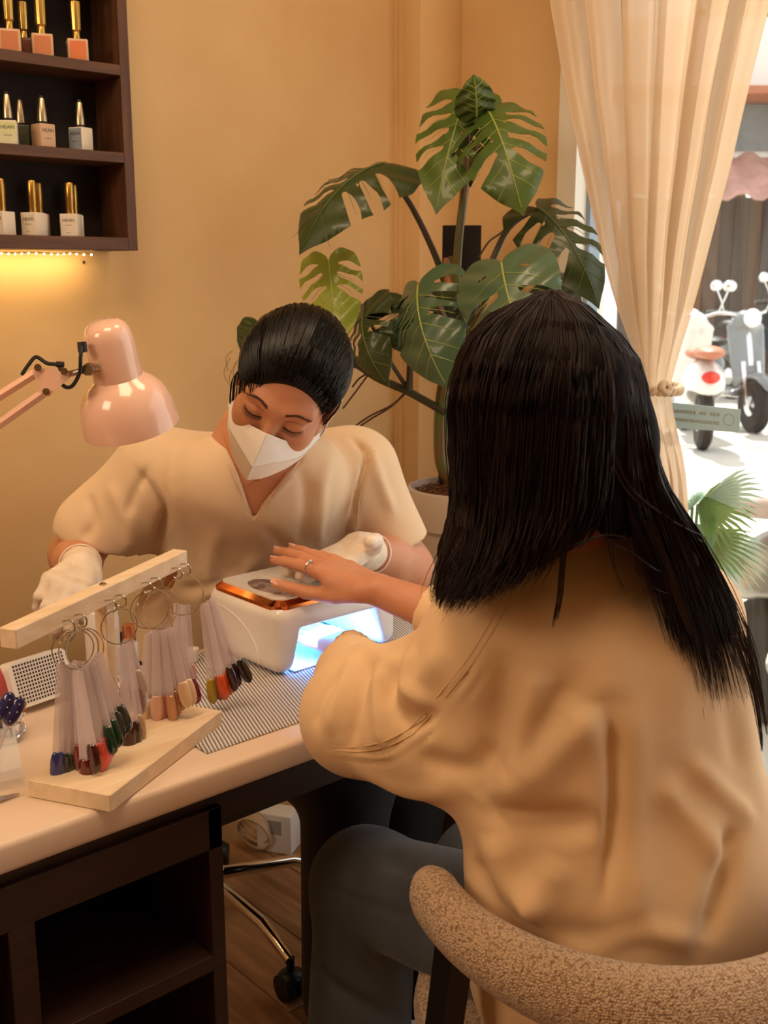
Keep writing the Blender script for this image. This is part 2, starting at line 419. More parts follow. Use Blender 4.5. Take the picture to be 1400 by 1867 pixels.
# ------------------------------------------------------------------ curtain
def curtain():
    root = thing('curtain', 'sheer cream curtain gathered by a rope beside the window', 'curtain', (BX-.10, 1.35, 0))
    # picture outline (left, right) at heights, unprojected to the curtain plane
    rows = [(-560, 985, 1500), (-260, 1000, 1440), (0, 1012, 1383), (150, 1032, 1352), (300, 1063, 1322), (450, 1098, 1283), (560, 1130, 1255), (640, 1157, 1235), (690, 1176, 1224), (708, 1181, 1221), (725, 1180, 1222), (780, 1180, 1229), (850, 1178, 1240), (960, 1165, 1247), (1150, 1150, 1255), (1450, 1140, 1262), (1900, 1130, 1275)]
    X0 = BX-.10; V = []; nu = 220
    pys = [r[0] for r in rows]
    def row(py, u):
        for a, b in zip(rows, rows[1:]):
            if a[0] <= py <= b[0]: t = (py-a[0])/(b[0]-a[0]); return (a[1]+(b[1]-a[1])*t)+((a[2]-a[1])+((b[2]-b[1])-(a[2]-a[1]))*t)*u
    ys = sorted(set(list(range(-560, 1900, 34))+[690, 700, 708, 716, 725]))
    rr = random.Random(5); ph = [rr.uniform(0, 6.28) for _ in range(9)]
    for py in ys:
        wpx = row(py, 1)-row(py, 0)
        for i in range(nu+1):
            u = i/nu
            # uneven pleats: warp u, several frequencies
            q = u+.022*math.sin(9*u+ph[0])+.012*math.sin(23*u+ph[1])
            tie = math.exp(-((py-710)/120)**2)
            p = math.sin(2*math.pi*q*5.5+ph[2])+.30*math.sin(2*math.pi*q*12+ph[3]+.003*py)+.10*math.sin(2*math.pi*q*29+ph[4])
            amp = (.026*(1-.78*tie))*(wpx/330)**.6
            lp = row(py, u)
            pt = at(lp, py, x=X0)
            pt.x += p*amp+.012*math.sin(3*u+py*.006)*(1-tie)+(.03*math.sin(math.pi*u))*tie*-1
            pt.y += .35*amp*math.cos(2*math.pi*q*5.5+ph[2])
            V.append(pt)
    n = nu+1
    Fc = [(j*n+i, j*n+i+1, (j+1)*n+i+1, (j+1)*n+i) for j in range(len(ys)-1) for i in range(nu)]
    for v in V: v.z = max(v.z, .01)
    m = mat('sheer_cream_cloth', srgb(222, 200, 172), .9, transluc=.26, bump=.05, bump_scale=600)
    # mix in some see-through so that the sheer lets light by
    nn = m.node_tree; out = nn.nodes['Material Output']; src = out.inputs[0].links[0].from_socket
    tp = nn.nodes.new('ShaderNodeBsdfTransparent'); mx = nn.nodes.new('ShaderNodeMixShader'); mx.inputs[0].default_value = .06
    nn.links.new(src, mx.inputs[1]); nn.links.new(tp.outputs[0], mx.inputs[2]); nn.links.new(mx.outputs[0], out.inputs[0])
    mesh_obj('cloth', V, Fc, m, root)
    rope = mat('cotton_rope', srgb(214, 190, 162), .9, noise_amt=.25, noise_scale=120, bump=.3, bump_scale=300)
    a, b = at(1172, 708, x=X0), at(1228, 706, x=X0); c = (a+b)/2; hw = (a-b).length/2+.006
    for s in (0, math.pi):
        pts = []
        for i in range(120):
            q = 2*math.pi*i/119; rr_ = .0055
            e = Vector((math.cos(q)*.05, math.sin(q)*hw, 0))
            t = q*11+s; pts.append(c+e*(1+.06*math.cos(t))+Vector((0, 0, rr_*math.sin(t)+.004*math.sin(q*1.0))))
        MB().tube(pts, .0055, 8).build('tieback_rope', rope, root)
    kn = MB(); kc = at(1212, 708, x=X0-.055)
    for i in range(3): kn.torus(kc+Vector((0, .004*i-.004, .002*i)), (.3, 1, .5*(i-1)), .009, .005, 16, 8)
    kn.build('rope_knot', rope, root)
    return root
curtain()

# ------------------------------------------------------------------ outside
GZ = -.05
def outside():
    conc = mat('sunlit_concrete', srgb(205, 200, 190), .9, noise_amt=.16, noise_scale=1.2, bump=.2, bump_scale=20)
    struct(MB().box((BX+.12, -14, GZ-.2), (34, 26, GZ)).build('ground', conc, smooth=False))
    # far building: dark corrugated boarding below a rusty awning, white wall above
    Fd = 15
    def P(px, py, f=Fd): return at(px, py, fwd=f)
    a, b = P(1120, 700), P(1720, 700); ax = (b-a).normalized(); ax.z = 0; dp = Vector((-ax.y, ax.x, 0))
    if dp.dot(FH) < 0: dp = -dp
    root = thing('building', 'low building across the yard with dark wooden boarding under a rusty awning', 'building', (a.x, a.y, GZ))
    board_ms = [mat('boarding_%d' % i, c, .8, noise_amt=.25, noise_scale=3, stretch=(1, 1, .2)) for i, c in enumerate([srgb(96, 88, 84), srgb(120, 100, 88), srgb(84, 84, 88), srgb(150, 116, 88), srgb(70, 56, 46)])]
    zt = P(1400, 360).z; L = (b-a).length
    O = Matrix(((ax.x, dp.x, 0, a.x), (ax.y, dp.y, 0, a.y), (0, 0, 1, GZ), (0, 0, 0, 1)))
    nb = 24
    for i in range(nb):
        x0 = L*i/nb; j = 4 if x0 > L*.52 else [0, 2, 1, 0, 3, 3, 1, 0, 0, 1, 2, 0][i % 12]
        MB().box((x0+.006, 0+.03*(i % 2), 0), (x0+L/nb-.006, .1, zt-GZ), M=O).build('board', board_ms[j], root, smooth=False)
    rust = mat('rusty_sheet', srgb(196, 150, 138), .7, noise_amt=.3, noise_scale=4)
    aw = MB(); n = 60
    V = []
    for i in range(n+1):
        x = -1+(L+2)*i/n; zz = .05*math.sin(i*1.6)
        V += [O @ Vector((x, .1, zt-GZ+.55+zz)), O @ Vector((x, -1.1, zt-GZ-.02+zz)), O @ Vector((x, -1.1, zt-GZ-.07+zz)), O @ Vector((x, .1, zt-GZ+.5+zz))]
    Fc = [(i*4+j, i*4+(j+1) % 4, i*4+4+(j+1) % 4, i*4+4+j) for i in range(n) for j in range(4)]+[(0, 1, 2, 3), (n*4+3, n*4+2, n*4+1, n*4)]
    aw.add(V, Fc).build('awning', rust, root, smooth=False)
    wht = mat('white_render', srgb(236, 232, 226), .8, noise_amt=.06, noise_scale=2)
    MB().box((-2, .4, zt-GZ+.2), (L+2, .6, zt-GZ+2.3), M=O).build('upper_wall', wht, root, smooth=False)
    MB().box((-2, -.5, zt-GZ+1.22), (L+2, .45, zt-GZ+1.32), M=O, bev=.01).build('eave', mat('terracotta_eave', srgb(178, 110, 80), .8, noise_amt=.2), root, smooth=False)
    wr = MB().box((.8, .33, zt-GZ+.62), (L*.47, .41, zt-GZ+1.2), M=O).build('window', mat('dull_glass', srgb(120, 124, 124), .3, noise_amt=.2), root, smooth=False)
    post = mat('grey_post_paint', srgb(150, 140, 132), .7, noise_amt=.15)
    for px in (1372, 1455, 1600):
        q = O.inverted() @ P(px, 700)
        MB().box((q.x-.09, -.95, 0), (q.x+.09, -.8, zt-GZ), M=O, bev=.01).build('post', post, root, smooth=False)
    # tree beyond
    t = thing('tree', 'sunlit green tree standing behind the far white wall', 'tree', tuple(P(1368, 300, 19)*1.0)); t.location.z = GZ
    bark = mat('bark', srgb(90, 70, 50), .9, noise_amt=.3)
    base = Vector(t.location)
    MB().tube(spline([base, base+Vector((.1, 0, 1.6)), base+Vector((-.1, .2, 3.2)), base+Vector((0, 0, 4.6))], 6), .11).build('trunk', bark, t)
    lm = mat('sun_leaf', srgb(150, 178, 60), .6, col2=srgb(90, 130, 50), noise_scale=2, transluc=.3)
    rg = np.random.RandomState(4); n = 5200
    cc = rg.normal(size=(n, 3)); cc /= np.linalg.norm(cc, axis=1)[:, None]; cc *= (rg.rand(n)**.4)[:, None]*np.array([1.15, 1.15, 1.9])
    cc += np.array(base+Vector((0, 0, 4.7)))
    A = rg.normal(size=(n, 3)); A /= np.linalg.norm(A, axis=1)[:, None]; B = np.cross(A, rg.normal(size=(n, 3))); B /= np.linalg.norm(B, axis=1)[:, None]
    s = .09
    V = np.stack([cc-A*s, cc+B*s*.45, cc+A*s, cc-B*s*.45], 1).reshape(-1, 3); Fc = np.arange(n*4).reshape(-1, 4)
    o = mesh_obj('foliage', V, Fc, lm, t, smooth=False); o['kind'] = 'stuff'
outside()

def scooter(name, label, origin, heading, body, seatc, scale=1, retro=False):
    root = thing(name, label, 'scooter', origin, 'scooters parked in the yard', heading)
    rub = _cache.setdefault('rub', mat('tyre_rubber', srgb(28, 28, 30), .7, noise_amt=.2)); chrome = _cache.setdefault('chr', mat('bright_chrome', srgb(225, 225, 225), .12, metal=1, noise_amt=.05))
    blk = _cache.setdefault('blkp', mat('black_plastic', srgb(24, 25, 28), .35, noise_amt=.2)); s = scale
    def lc(b, nm, m, par=root): return b.build(nm, m, par, local=True)
    for x in (.62, -.58):
        Mw = Matrix.Translation((x*s, 0, .24*s)) @ Matrix.Rotation(math.pi/2, 4, 'X')
        wh = lc(MB().lathe([(.14*s, -.05*s), (.2*s, -.055*s), (.24*s, -.03*s), (.245*s, 0), (.24*s, .03*s), (.2*s, .055*s), (.14*s, .05*s)], 28, Mw), 'wheel', rub)
        lc(MB().lathe([(.03*s, -.06*s), (.15*s, -.04*s), (.15*s, .04*s), (.03*s, .06*s)], 20, Mw), 'rim', chrome, wh)
    b = MB()
    b.tube([Vector((.62, .07, .24))*s, Vector((.5, .07, .62))*s], .022*s).tube([Vector((.62, -.07, .24))*s, Vector((.5, -.07, .62))*s], .022*s).tube([Vector((.5, 0, .58))*s, Vector((.38, 0, .98))*s], .03*s)
    lc(b, 'fork', chrome)
    # bodywork by SDF: leg shield, floorboard, rear cowl, front fender, handlebar cowl
    g = SDF()
    g.limb((.5*s, 0, .42*s), (.36*s, 0, .92*s), .06*s, .07*s, k=.05, side=(0, 1, 0), sx=2.6 if retro else 1.9, sy=.8)
    g.limb((.4*s, 0, .33*s), (-.1*s, 0, .3*s), .06*s, .06*s, k=.05, side=(0, 1, 0), sx=2.3, sy=.7)
    g.ell((-.45*s, 0, .52*s), (.36*s, .17*s, .2*s), k=.06)
    g.ell((.62*s, 0, .42*s), (.26*s, .08*s, .12*s), k=.03)
    g.ell((.36*s, 0, .97*s), (.13*s, .12*s, .1*s), k=.05)
    g.ell((-.6*s, 0, .28*s), (.23*s, .2*s, .25*s), k=.03, sub=True); g.ell((.64*s, 0, .22*s), (.26*s, .2*s, .27*s), k=.03, sub=True)
    V, Fc = g.mesh(.018*s, 1); mesh_obj('bodywork', V, Fc, body, root, local=True)
    g = SDF(); g.ell((-.3*s, 0, .75*s), (.24*s, .14*s, .055*s), k=.04).ell((-.65*s, 0, .78*s), (.22*s, .12*s, .055*s), k=.04)
    V, Fc = g.mesh(.018*s, 1); mesh_obj('seat', V, Fc, seatc, root, local=True)
    hb = MB().tube(spline([Vector((.28, .34, 1.04))*s, Vector((.33, .2, 1.05))*s, Vector((.37, 0, 1.0))*s, Vector((.33, -.2, 1.05))*s, Vector((.28, -.34, 1.04))*s], 5), .016*s)
    lc(hb, 'handlebar', chrome)
    for sg in (1, -1):
        lc(MB().tube([Vector((.29, .34*sg, 1.04))*s, Vector((.34, .23*sg, 1.05))*s], .024*s), 'grip', blk)
        mi = MB().tube([Vector((.33, .2*sg, 1.05))*s, Vector((.35, .24*sg, 1.15))*s, Vector((.32, .27*sg, 1.24))*s], .007*s)
        mi.sphere(Vector((.32, .28*sg, 1.28))*s, .06*s, (.35, 1, .85)); lc(mi, 'mirror', chrome)
    lc(MB().sphere(Vector((.48, 0, 1.0))*s, .085*s, (.5, 1, 1)), 'headlight', _cache.setdefault('lens', mat('lamp_lens', srgb(235, 238, 240), .08, noise_amt=.05, coat=1)))
    lc(MB().sphere(Vector((-.82, 0, .6))*s, .06*s, (.5, 1.2, .8)), 'tail_light', _cache.setdefault('redl', mat('red_lens', srgb(200, 40, 30), .2, noise_amt=.05)))
    return root
blkb = mat('black_scooter_paint', srgb(26, 28, 32), .15, coat=1, noise_amt=.1); crm = mat('cream_scooter_paint', srgb(222, 218, 212), .2, coat=1, noise_amt=.05)
gry = mat('smoke_grey_paint', srgb(120, 124, 128), .2, coat=1, noise_amt=.1); tan_s = mat('tan_leather', srgb(180, 112, 84), .5, noise_amt=.1); blk_s = mat('black_leather', srgb(30, 28, 28), .5, noise_amt=.1)
def gpt(px, py): p = at(px, py, z=GZ); return p
p = gpt(1262, 800); scooter('scooter', 'cream scooter with a tan seat parked nearest the tied curtain', p, math.radians(40), crm, tan_s, 1.0, True)
p = gpt(1312, 772); scooter('scooter', 'grey scooter with round mirror parked between the cream one and the black one', p, math.radians(-122), gry, blk_s, 1.0, True)
p = gpt(1388, 738); scooter('scooter', 'black scooter parked furthest off against the dark boarding', p, math.radians(-118), blkb, blk_s, 1.05)
# near scooter just outside the glass, mostly hidden: only its silver flank shows
silver = mat('silver_panel', srgb(168, 164, 158), .3, metal=.6, noise_amt=.08)
p = at(1352, 1318, z=GZ)+RGT*.66; ns = scooter('scooter', 'silver scooter close outside the glass behind the palm', p, math.radians(-42), silver, mat('mauve_vinyl', srgb(205, 186, 180), .5, noise_amt=.05), .92, True)
# fan palm in the yard just beyond the glass
def palm():
    base = at(1262, 1500, z=GZ); base = at(1240, 1240, fwd=2.75); base.z = GZ
    root = thing('palm', 'potted fan palm with toothed green leaves outside the window', 'palm', base)
    lm = mat('palm_leaf', srgb(120, 150, 66), .45, col2=srgb(84, 122, 54), noise_scale=6, transluc=.35)
    lm2 = mat('palm_leaf_pale', srgb(170, 196, 176), .35, noise_amt=.2, transluc=.3)
    pot = mat('dark_pot', srgb(60, 58, 56), .6, noise_amt=.2)
    MB().lathe([(.11, 0), (.13, .02), (.16, .28), (.165, .3), (.15, .3), (.14, .26)], 28, Matrix.Translation(base)).build('pot', pot, root)
    hubs = [((1272, 920), (1385, 940), 17, 1.0, lm, 62), ((1262, 975), (1382, 1015), 11, 1.05, lm, 30), ((1268, 955), (1398, 1050), 11, 1.0, lm2, 26), ((1262, 925), (1262, 880), 11, .8, lm2, 80), ((1290, 905), (1398, 880), 9, 1.0, lm2, 30), ((1262, 985), (1340, 1070), 9, 1.0, lm, 24)]
    for (hx, hy), (tx, ty), nf, ln, m, spread in hubs:
        h = at(hx, hy, fwd=2.7); t = at(tx, ty, fwd=2.62); d = (t-h); L = d.length
        MB().tube(spline([base+Vector((0, 0, .27)), (base+h)/2+Vector((0, 0, .12)), h], 8), [.006]*8+[.004]*9).build('petiole', lm, root)
        up = UPV; dn = d.normalized(); sd = dn.cross((FWD*-1+up*.3)).normalized()
        b = MB(); nrm = dn.cross(sd)
        for i in range(nf):
            a = math.radians(-spread+2*spread*i/(nf-1)); e = (dn*math.cos(a)+sd*math.sin(a)).normalized(); lat = nrm.cross(e).normalized()
            ll = L*ln*(1-.25*abs(a)); wv = L*math.radians(2*spread/(nf-1))*.30
            pts = [h, h+e*ll*.45, h+e*ll*.75-Vector((0, 0, .006)), h+e*ll-Vector((0, 0, .02))]; ws = [.001, wv, wv*.7, .0004]
            V = []; Fc = []
            for q, w_ in zip(pts, ws): V += [q-lat*w_, q+nrm*w_*.3, q+lat*w_]
            for r in range(3):
                for c in range(2): Fc.append((r*3+c, r*3+c+1, r*3+c+4, r*3+c+3))
            b.add(V, Fc)
        b.build('leaf', m, root)
palm()
# ------------------------------------------------------------------ wall shelf
walnut = wood_mat('walnut_veneer', srgb(98, 62, 38), srgb(70, 42, 24), .5, 4, (1.5, 14, 14))
walnut_v = wood_mat('walnut_veneer_upright', srgb(98, 62, 38), srgb(70, 42, 24), .5, 4, (14, 14, 1.5))
def shelf():
    yf = BY-.115
    R = at(252, 455, y=yf); xr = R.x; zb = at(200, 456, y=yf).z
    xl = xr-.95; top = zb+1.05; th = .02
    root = thing('wall_shelf', 'dark walnut open wall shelf with rows of polish bottles', 'shelf', (xr, BY, zb))
    b = lambda lo, hi, nm, m: MB().box(lo, hi, bev=.001, seg=1).build(nm, m, root, smooth=False)
    b((xl, BY-.012, zb), (xr, BY-.001, top), 'back_panel', wood_mat('dark_back_board', srgb(34, 20, 12), srgb(26, 15, 9), .8, 4))
    b((xr-th, yf, zb), (xr, BY-.012, top), 'side_panel', walnut_v); b((xl, yf, zb), (xl+th, BY-.012, top), 'side_panel', walnut_v)
    zs = [zb, at(100, 284, y=yf).z-.004, at(100, 118, y=yf).z-.004]
    dz = zs[2]-zs[1]; zs += [zs[2]+dz, zs[2]+2*dz]
    out = []
    for i, z in enumerate(zs):
        t = .024 if i == 0 else .019
        if z+t > top: top_z = z
        b((xl+th, yf, z), (xr-th, BY-.012, z+t), 'shelf_board', walnut); out.append(z+t)
    return xr, zb, out, yf
SX, SZ, SH, SYF = shelf()
gold = mat('brushed_gold', srgb(206, 160, 84), .3, metal=1, noise_amt=.2, noise_scale=60, stretch=(1, 1, .1))
gold_r = mat('ridged_gold', srgb(214, 176, 96), .28, metal=1, noise_amt=.1)
nudeglass = mat('beige_lacquer', srgb(205, 165, 130), .35, noise_amt=.05); peach = mat('peach_label', srgb(196, 120, 80), .5, noise_amt=.08)
dark_lab = mat('dark_label', srgb(30, 24, 20), .5, noise_amt=.1)
whiteb = mat('white_lacquer', srgb(222, 208, 190), .35, noise_amt=.04); inkd = mat('dark_print', srgb(90, 84, 78), .6, noise_amt=.05)
def text_obj(txt, size, m, parent, M, name='lettering', ext=.0002):
    cu = bpy.data.curves.new(name, 'FONT'); cu.body = txt; cu.size = size; cu.extrude = ext; cu.align_x = 'CENTER'; cu.align_y = 'CENTER'; cu.resolution_u = 2
    o = bpy.data.objects.new(name, cu); C.objects.link(o)
    dg = bpy.context.evaluated_depsgraph_get(); me = bpy.data.meshes.new_from_object(o.evaluated_get(dg)); bpy.data.objects.remove(o)
    me.transform(M); me.materials.clear(); me.materials.append(m)
    q = bpy.data.objects.new(name, me); C.objects.link(q)
    if parent: q.parent = parent
    return q
def bottle(kind, loc, rot, label, group, lacq=None, lab=None, sc=1):
    root = thing('polish_bottle', label, 'bottle', loc, group, rot)
    L = dict(parent=root, local=True)
    if kind == 'tall':      # squat cube body, long fluted gold cap
        MB().box((-.0165, -.0165, 0), (.0165, .0165, .034), bev=.0022).build('body', lacq or nudeglass, **L)
        MB().box((-.0125, -.0169, .003), (.0125, -.0163, .030)).build('front_label', lab or peach, **L)
        MB().box((-.0171, -.0045, .007), (-.0163, .0045, .026)).build('side_window', dark_lab, **L)
        n = 40; V = []; prof = [(.0065, .034), (.0065, .046), (.0062, .047), (.0078, .049), (.0088, .09), (.0085, .0925), (.006, .093)]
        for r, z in prof:
            for j in range(n): q = 2*math.pi*j/n; rr = r*(1+(.05 if (j % 4 < 2 and z > .048) else 0)); V.append((rr*math.cos(q), rr*math.sin(q), z))
        Fc = [(i*n+j, i*n+(j+1) % n, (i+1)*n+(j+1) % n, (i+1)*n+j) for i in range(len(prof)-1) for j in range(n)]+[tuple(range((len(prof)-1)*n, len(prof)*n))]
        mesh_obj('cap', V, Fc, gold_r, root, True, True, 30)
        MB().torus((0, 0, .047), (0, 0, 1), .0068, .0009, 24, 6).build('collar', gold, **L)
    elif kind == 'square':  # straight body with a label, tapering metal cap with dark finial
        MB().box((-.014, -.014, 0), (.014, .014, .037), bev=.0015).build('body', lacq or whiteb, **L)
        f = MB().box((-.0125, -.0144, .002), (.0125, -.0138, .035)).build('front_label', lab or whiteb, **L)
        text_obj('HEAN', .008, inkd, f, Matrix.Translation((0, -.0146, .0265)) @ Matrix.Rotation(math.pi/2, 4, 'X'))
        MB().box((-.006, -.0147, .014), (.006, -.0145, .0148)).build('small_print', inkd, parent=f, local=True)
        MB().lathe([(.0085, .037), (.0085, .040), (.0035, .041)], 24).build('collar', dark_lab, **L)
        MB().lathe([(.0082, .041), (.0078, .05), (.0055, .076), (.005, .077)], 24).build('cap', _cache.setdefault('champ', mat('champagne_metal', srgb(205, 185, 150), .3, metal=1, noise_amt=.25, noise_scale=90)), **L)
        MB().lathe([(.004, .077), (.004, .081), (.002, .0815)], 12).build('finial', dark_lab, **L)
    else:                   # white square body, stepped slim gold cap
        MB().box((-.0145, -.0145, 0), (.0145, .0145, .037), bev=.0012).build('body', lacq or whiteb, **L)
        f = MB().box((-.0125, -.0149, .002), (.0125, -.0143, .035)).build('front_label', whiteb, **L)
        text_obj('HEAN', .0075, inkd, f, Matrix.Translation((0, -.0151, .026)) @ Matrix.Rotation(math.pi/2, 4, 'X'))
        MB().box((-.006, -.0152, .018), (.006, -.015, .0186)).box((-.004, -.0152, .006), (.002, -.015, .0066)).build('small_print', inkd, parent=f, local=True)
        MB().lathe([(.0072, .037), (.0072, .051), (.0078, .052), (.0078, .086), (.0072, .0872), (.003, .0873)], 28).build('cap', gold, **L)
    root.scale = (sc, sc, sc)
    return root
def shelf_bottles():
    yq = SYF+.03
    def X(px, z, y=yq): return at(px, 933, y=y).x if False else at(px, z, y=y).x
    def zpx(z): return {2: 120, 1: 280, 0: 437}[z]
    orange = mat('orange_tint', srgb(214, 120, 74), .4, noise_amt=.05)
    T = 1.12
    lab3 = mat('rust_label', srgb(120, 58, 30), .5, noise_amt=.1)
    for px, dy, lb, m, r in ((20, .0, 'square beige bottle with a fluted gold cap, leftmost in the front on the top shelf', peach, -.1),
                          (46, .045, 'rust-brown square bottle with gold cap set back between two beige bottles, top shelf', lab3, 0),
                          (78, .0, 'square beige bottle with a fluted gold cap, second in the front on the top shelf', peach, -.05),
                          (141, .0, 'square peach-fronted bottle standing alone at the right end of the top shelf', orange, -.02)):
        p = at(px, 100, y=yq+dy); bottle('tall', (p.x, yq+dy, SH[2]), r-.35 if dy == 0 else -.6, lb, 'gold capped bottles on the top shelf', mat('brown_lacquer', srgb(96, 50, 28), .4, noise_amt=.1) if dy else None, m, T*(.95 if dy else 1))
    ygr = mat('lime_white_label', srgb(200, 205, 140), .45, col2=srgb(212, 206, 180), noise_scale=20); dkg = mat('dark_green_lacquer', srgb(60, 66, 44), .4, noise_amt=.1)
    blue = mat('grey_blue_label', srgb(140, 150, 160), .45, noise_amt=.05); pnk = mat('pinkish_label', srgb(196, 160, 128), .45, noise_amt=.05)
    for px, dy, lb, m, l2, r in ((17, 0, 'lime-tinged white bottle with a tapered metal cap, leftmost on the middle shelf', whiteb, ygr, -.5),
                             (40, .045, 'dark green bottle half hidden behind the lime one, middle shelf', dkg, dkg, -.5),
                             (80, 0, 'narrow pinkish bottle with tapered metal cap, middle of the middle shelf', pnk, pnk, .1),
                             (148, 0, 'bottle with cream side and blue-grey label, right end of the middle shelf', whiteb, blue, -1.15)):
        p = at(px, 262, y=yq+dy); bottle('square', (p.x, yq+dy, SH[1]), r, lb, 'square bottles on the middle shelf', m, l2, T)
    for px, dy, lb, r in ((5, 0, 'white bottle with slim gold cap cut by the left picture edge, bottom shelf', -1.1), (62, 0, 'white bottle with slim gold cap, second from the right on the bottom shelf', -1.0), (73, .04, 'white bottle hidden behind the second one on the bottom shelf', -.6),
                      (130, 0, 'white bottle with slim gold cap, nearest the right end of the bottom shelf', -.75), (137, .04, 'white bottle hidden behind the rightmost one on the bottom shelf', -.5)):
        p = at(px, 415, y=yq+dy); bottle('white', (p.x, yq+dy, SH[0]), r, lb, 'white bottles on the bottom shelf', None, None, T)
shelf_bottles()
def light_string():
    root = thing('light_string', 'string of tiny warm lights under the wall shelf', 'lights', (SX-.2, BY-.03, SZ-.004))
    wire = mat('clear_wire', srgb(200, 170, 120), .4, noise_amt=.1)
    led = mat('led_glow', (1, .72, .35, 1), .5, emit=(1, .62, .25, 1), estr=22)
    x0 = SX-.9; x1 = at(165, 457, y=BY-.05).x; pts = []; n = 60
    for i in range(n+1):
        t = i/n; pts.append(Vector((x0+(x1-x0)*t, BY-.05+.004*math.sin(i*.9), SZ-.004-.0022*abs(math.sin(i*.55)))))
    MB().tube(pts, .0012, 6).build('wire', wire, root)
    for i in range(0, n+1, 1):
        MB().sphere(pts[i]+Vector((0, 0, -.0018)), .0020, u=8, v=6).build('bulb', led, root)
    tip = at(153, 478, y=BY-.004)
    MB().sphere(tip, .003, (1, .6, 1), 8, 6).build('nail_pin', dark_lab, root)
    # the strip lights the wall beneath the shelf
    l = bpy.data.lights.new('led_strip', 'AREA'); l.shape = 'RECTANGLE'; l.size = x1-x0; l.size_y = .015; l.energy = 1.15; l.color = (1, .70, .30)
    o = bpy.data.objects.new('led_strip', l); C.objects.link(o); o.location = ((x0+x1)/2, BY-.045, SZ-.008); o.parent = None
    o.rotation_euler = (math.radians(25), 0, 0)
light_string()

# ------------------------------------------------------------------ desk
DY0, DY1, DX0, DX1, DZ = 1.072, 1.465, -.35, 1.44, .75
cream_top = mat('cream_laminate', srgb(226, 202, 180), .32, noise_amt=.05, noise_scale=5)
espresso = wood_mat('espresso_board', srgb(52, 30, 19), srgb(36, 20, 12), .5, 5, (1.5, 14, 14))
def desk():
    root = thing('manicure_desk', 'manicure desk with thick cream top over an open dark brown cabinet', 'desk', ((DX0+DX1)/2, (DY0+DY1)/2, 0))
    MB().box((DX0, DY0, DZ-.038), (DX1, DY1, DZ), bev=.008, seg=4).build('desktop', cream_top, root)
    f = DY0+.012; bt = DZ-.0385; xr = at(408, 1600, y=f).x; th = .022
    b = lambda lo, hi, nm: MB().box(lo, hi, bev=.0008, seg=1).build(nm, espresso, root, smooth=False)
    b((DX0+.01, f+.01, bt-.055), (DX1-.02, f+.03, bt), 'apron')
    b((DX0+.01, f, bt-.075), (xr, f+.018, bt-.02), 'front_rail')
    b((xr-.02, f, 0), (xr, f+.3, bt-.02), 'side_panel')
    xm = at(40, 1700, y=f).x
    b((xm-.0155, f, 0), (xm+.0155, f+.3, bt-.075), 'divider')
    b((DX0+.01, f, 0), (DX0+.03, f+.3, bt-.02), 'side_panel')
    zsh = at(300, 1800, y=f).z
    b((xm+.0155, f, zsh-.011), (xr-.02, f+.29, zsh+.011), 'shelf_board')
    b((DX0+.03, f, zsh-.011), (xm-.0155, f+.29, zsh+.011), 'shelf_board')
    b((DX0+.03, f, .04), (xr-.02, f+.29, .06), 'bottom_board')
    b((DX0+.01, f+.3, 0), (xr, f+.315, bt-.02), 'back_panel')
    b((DX1-.04, f, 0), (DX1-.018, f+.33, bt), 'end_panel')
desk()
def kmat():
    m = mat('grey_white_weave', srgb(205, 200, 198), .85)
    n = m.node_tree; L = n.links; b = bsdf(m); tc = n.nodes.new('ShaderNodeTexCoord'); mp = n.nodes.new('ShaderNodeMapping')
    mp.inputs[2].default_value = (0, 0, math.radians(20)); L.new(tc.outputs['Object'], mp.inputs[0])
    wv = n.nodes.new('ShaderNodeTexWave'); wv.inputs['Scale'].default_value = 62; wv.inputs['Distortion'].default_value = .6; wv.inputs['Detail'].default_value = 1; wv.inputs['Detail Scale'].default_value = 4
    ck = n.nodes.new('ShaderNodeTexVoronoi'); ck.inputs['Scale'].default_value = 330; L.new(mp.outputs[0], ck.inputs[0])
    L.new(mp.outputs[0], wv.inputs[0]); mx = n.nodes.new('ShaderNodeMix'); mx.data_type = 'RGBA'; mx.inputs[6].default_value = srgb(122, 116, 118); mx.inputs[7].default_value = srgb(216, 208, 202)
    r = n.nodes.new('ShaderNodeMapRange'); r.inputs[1].default_value = .32; r.inputs[2].default_value = .6; L.new(wv.outputs[1], r.inputs[0]); L.new(r.outputs[0], mx.inputs[0]); L.new(mx.outputs[2], b.inputs['Base Color'])
    bn = n.nodes.new('ShaderNodeBump'); bn.inputs['Strength'].default_value = .5; bn.inputs['Distance'].default_value = .002; L.new(wv.outputs[1], bn.inputs['Height']); L.new(bn.outputs[0], b.inputs['Normal'])
    return m
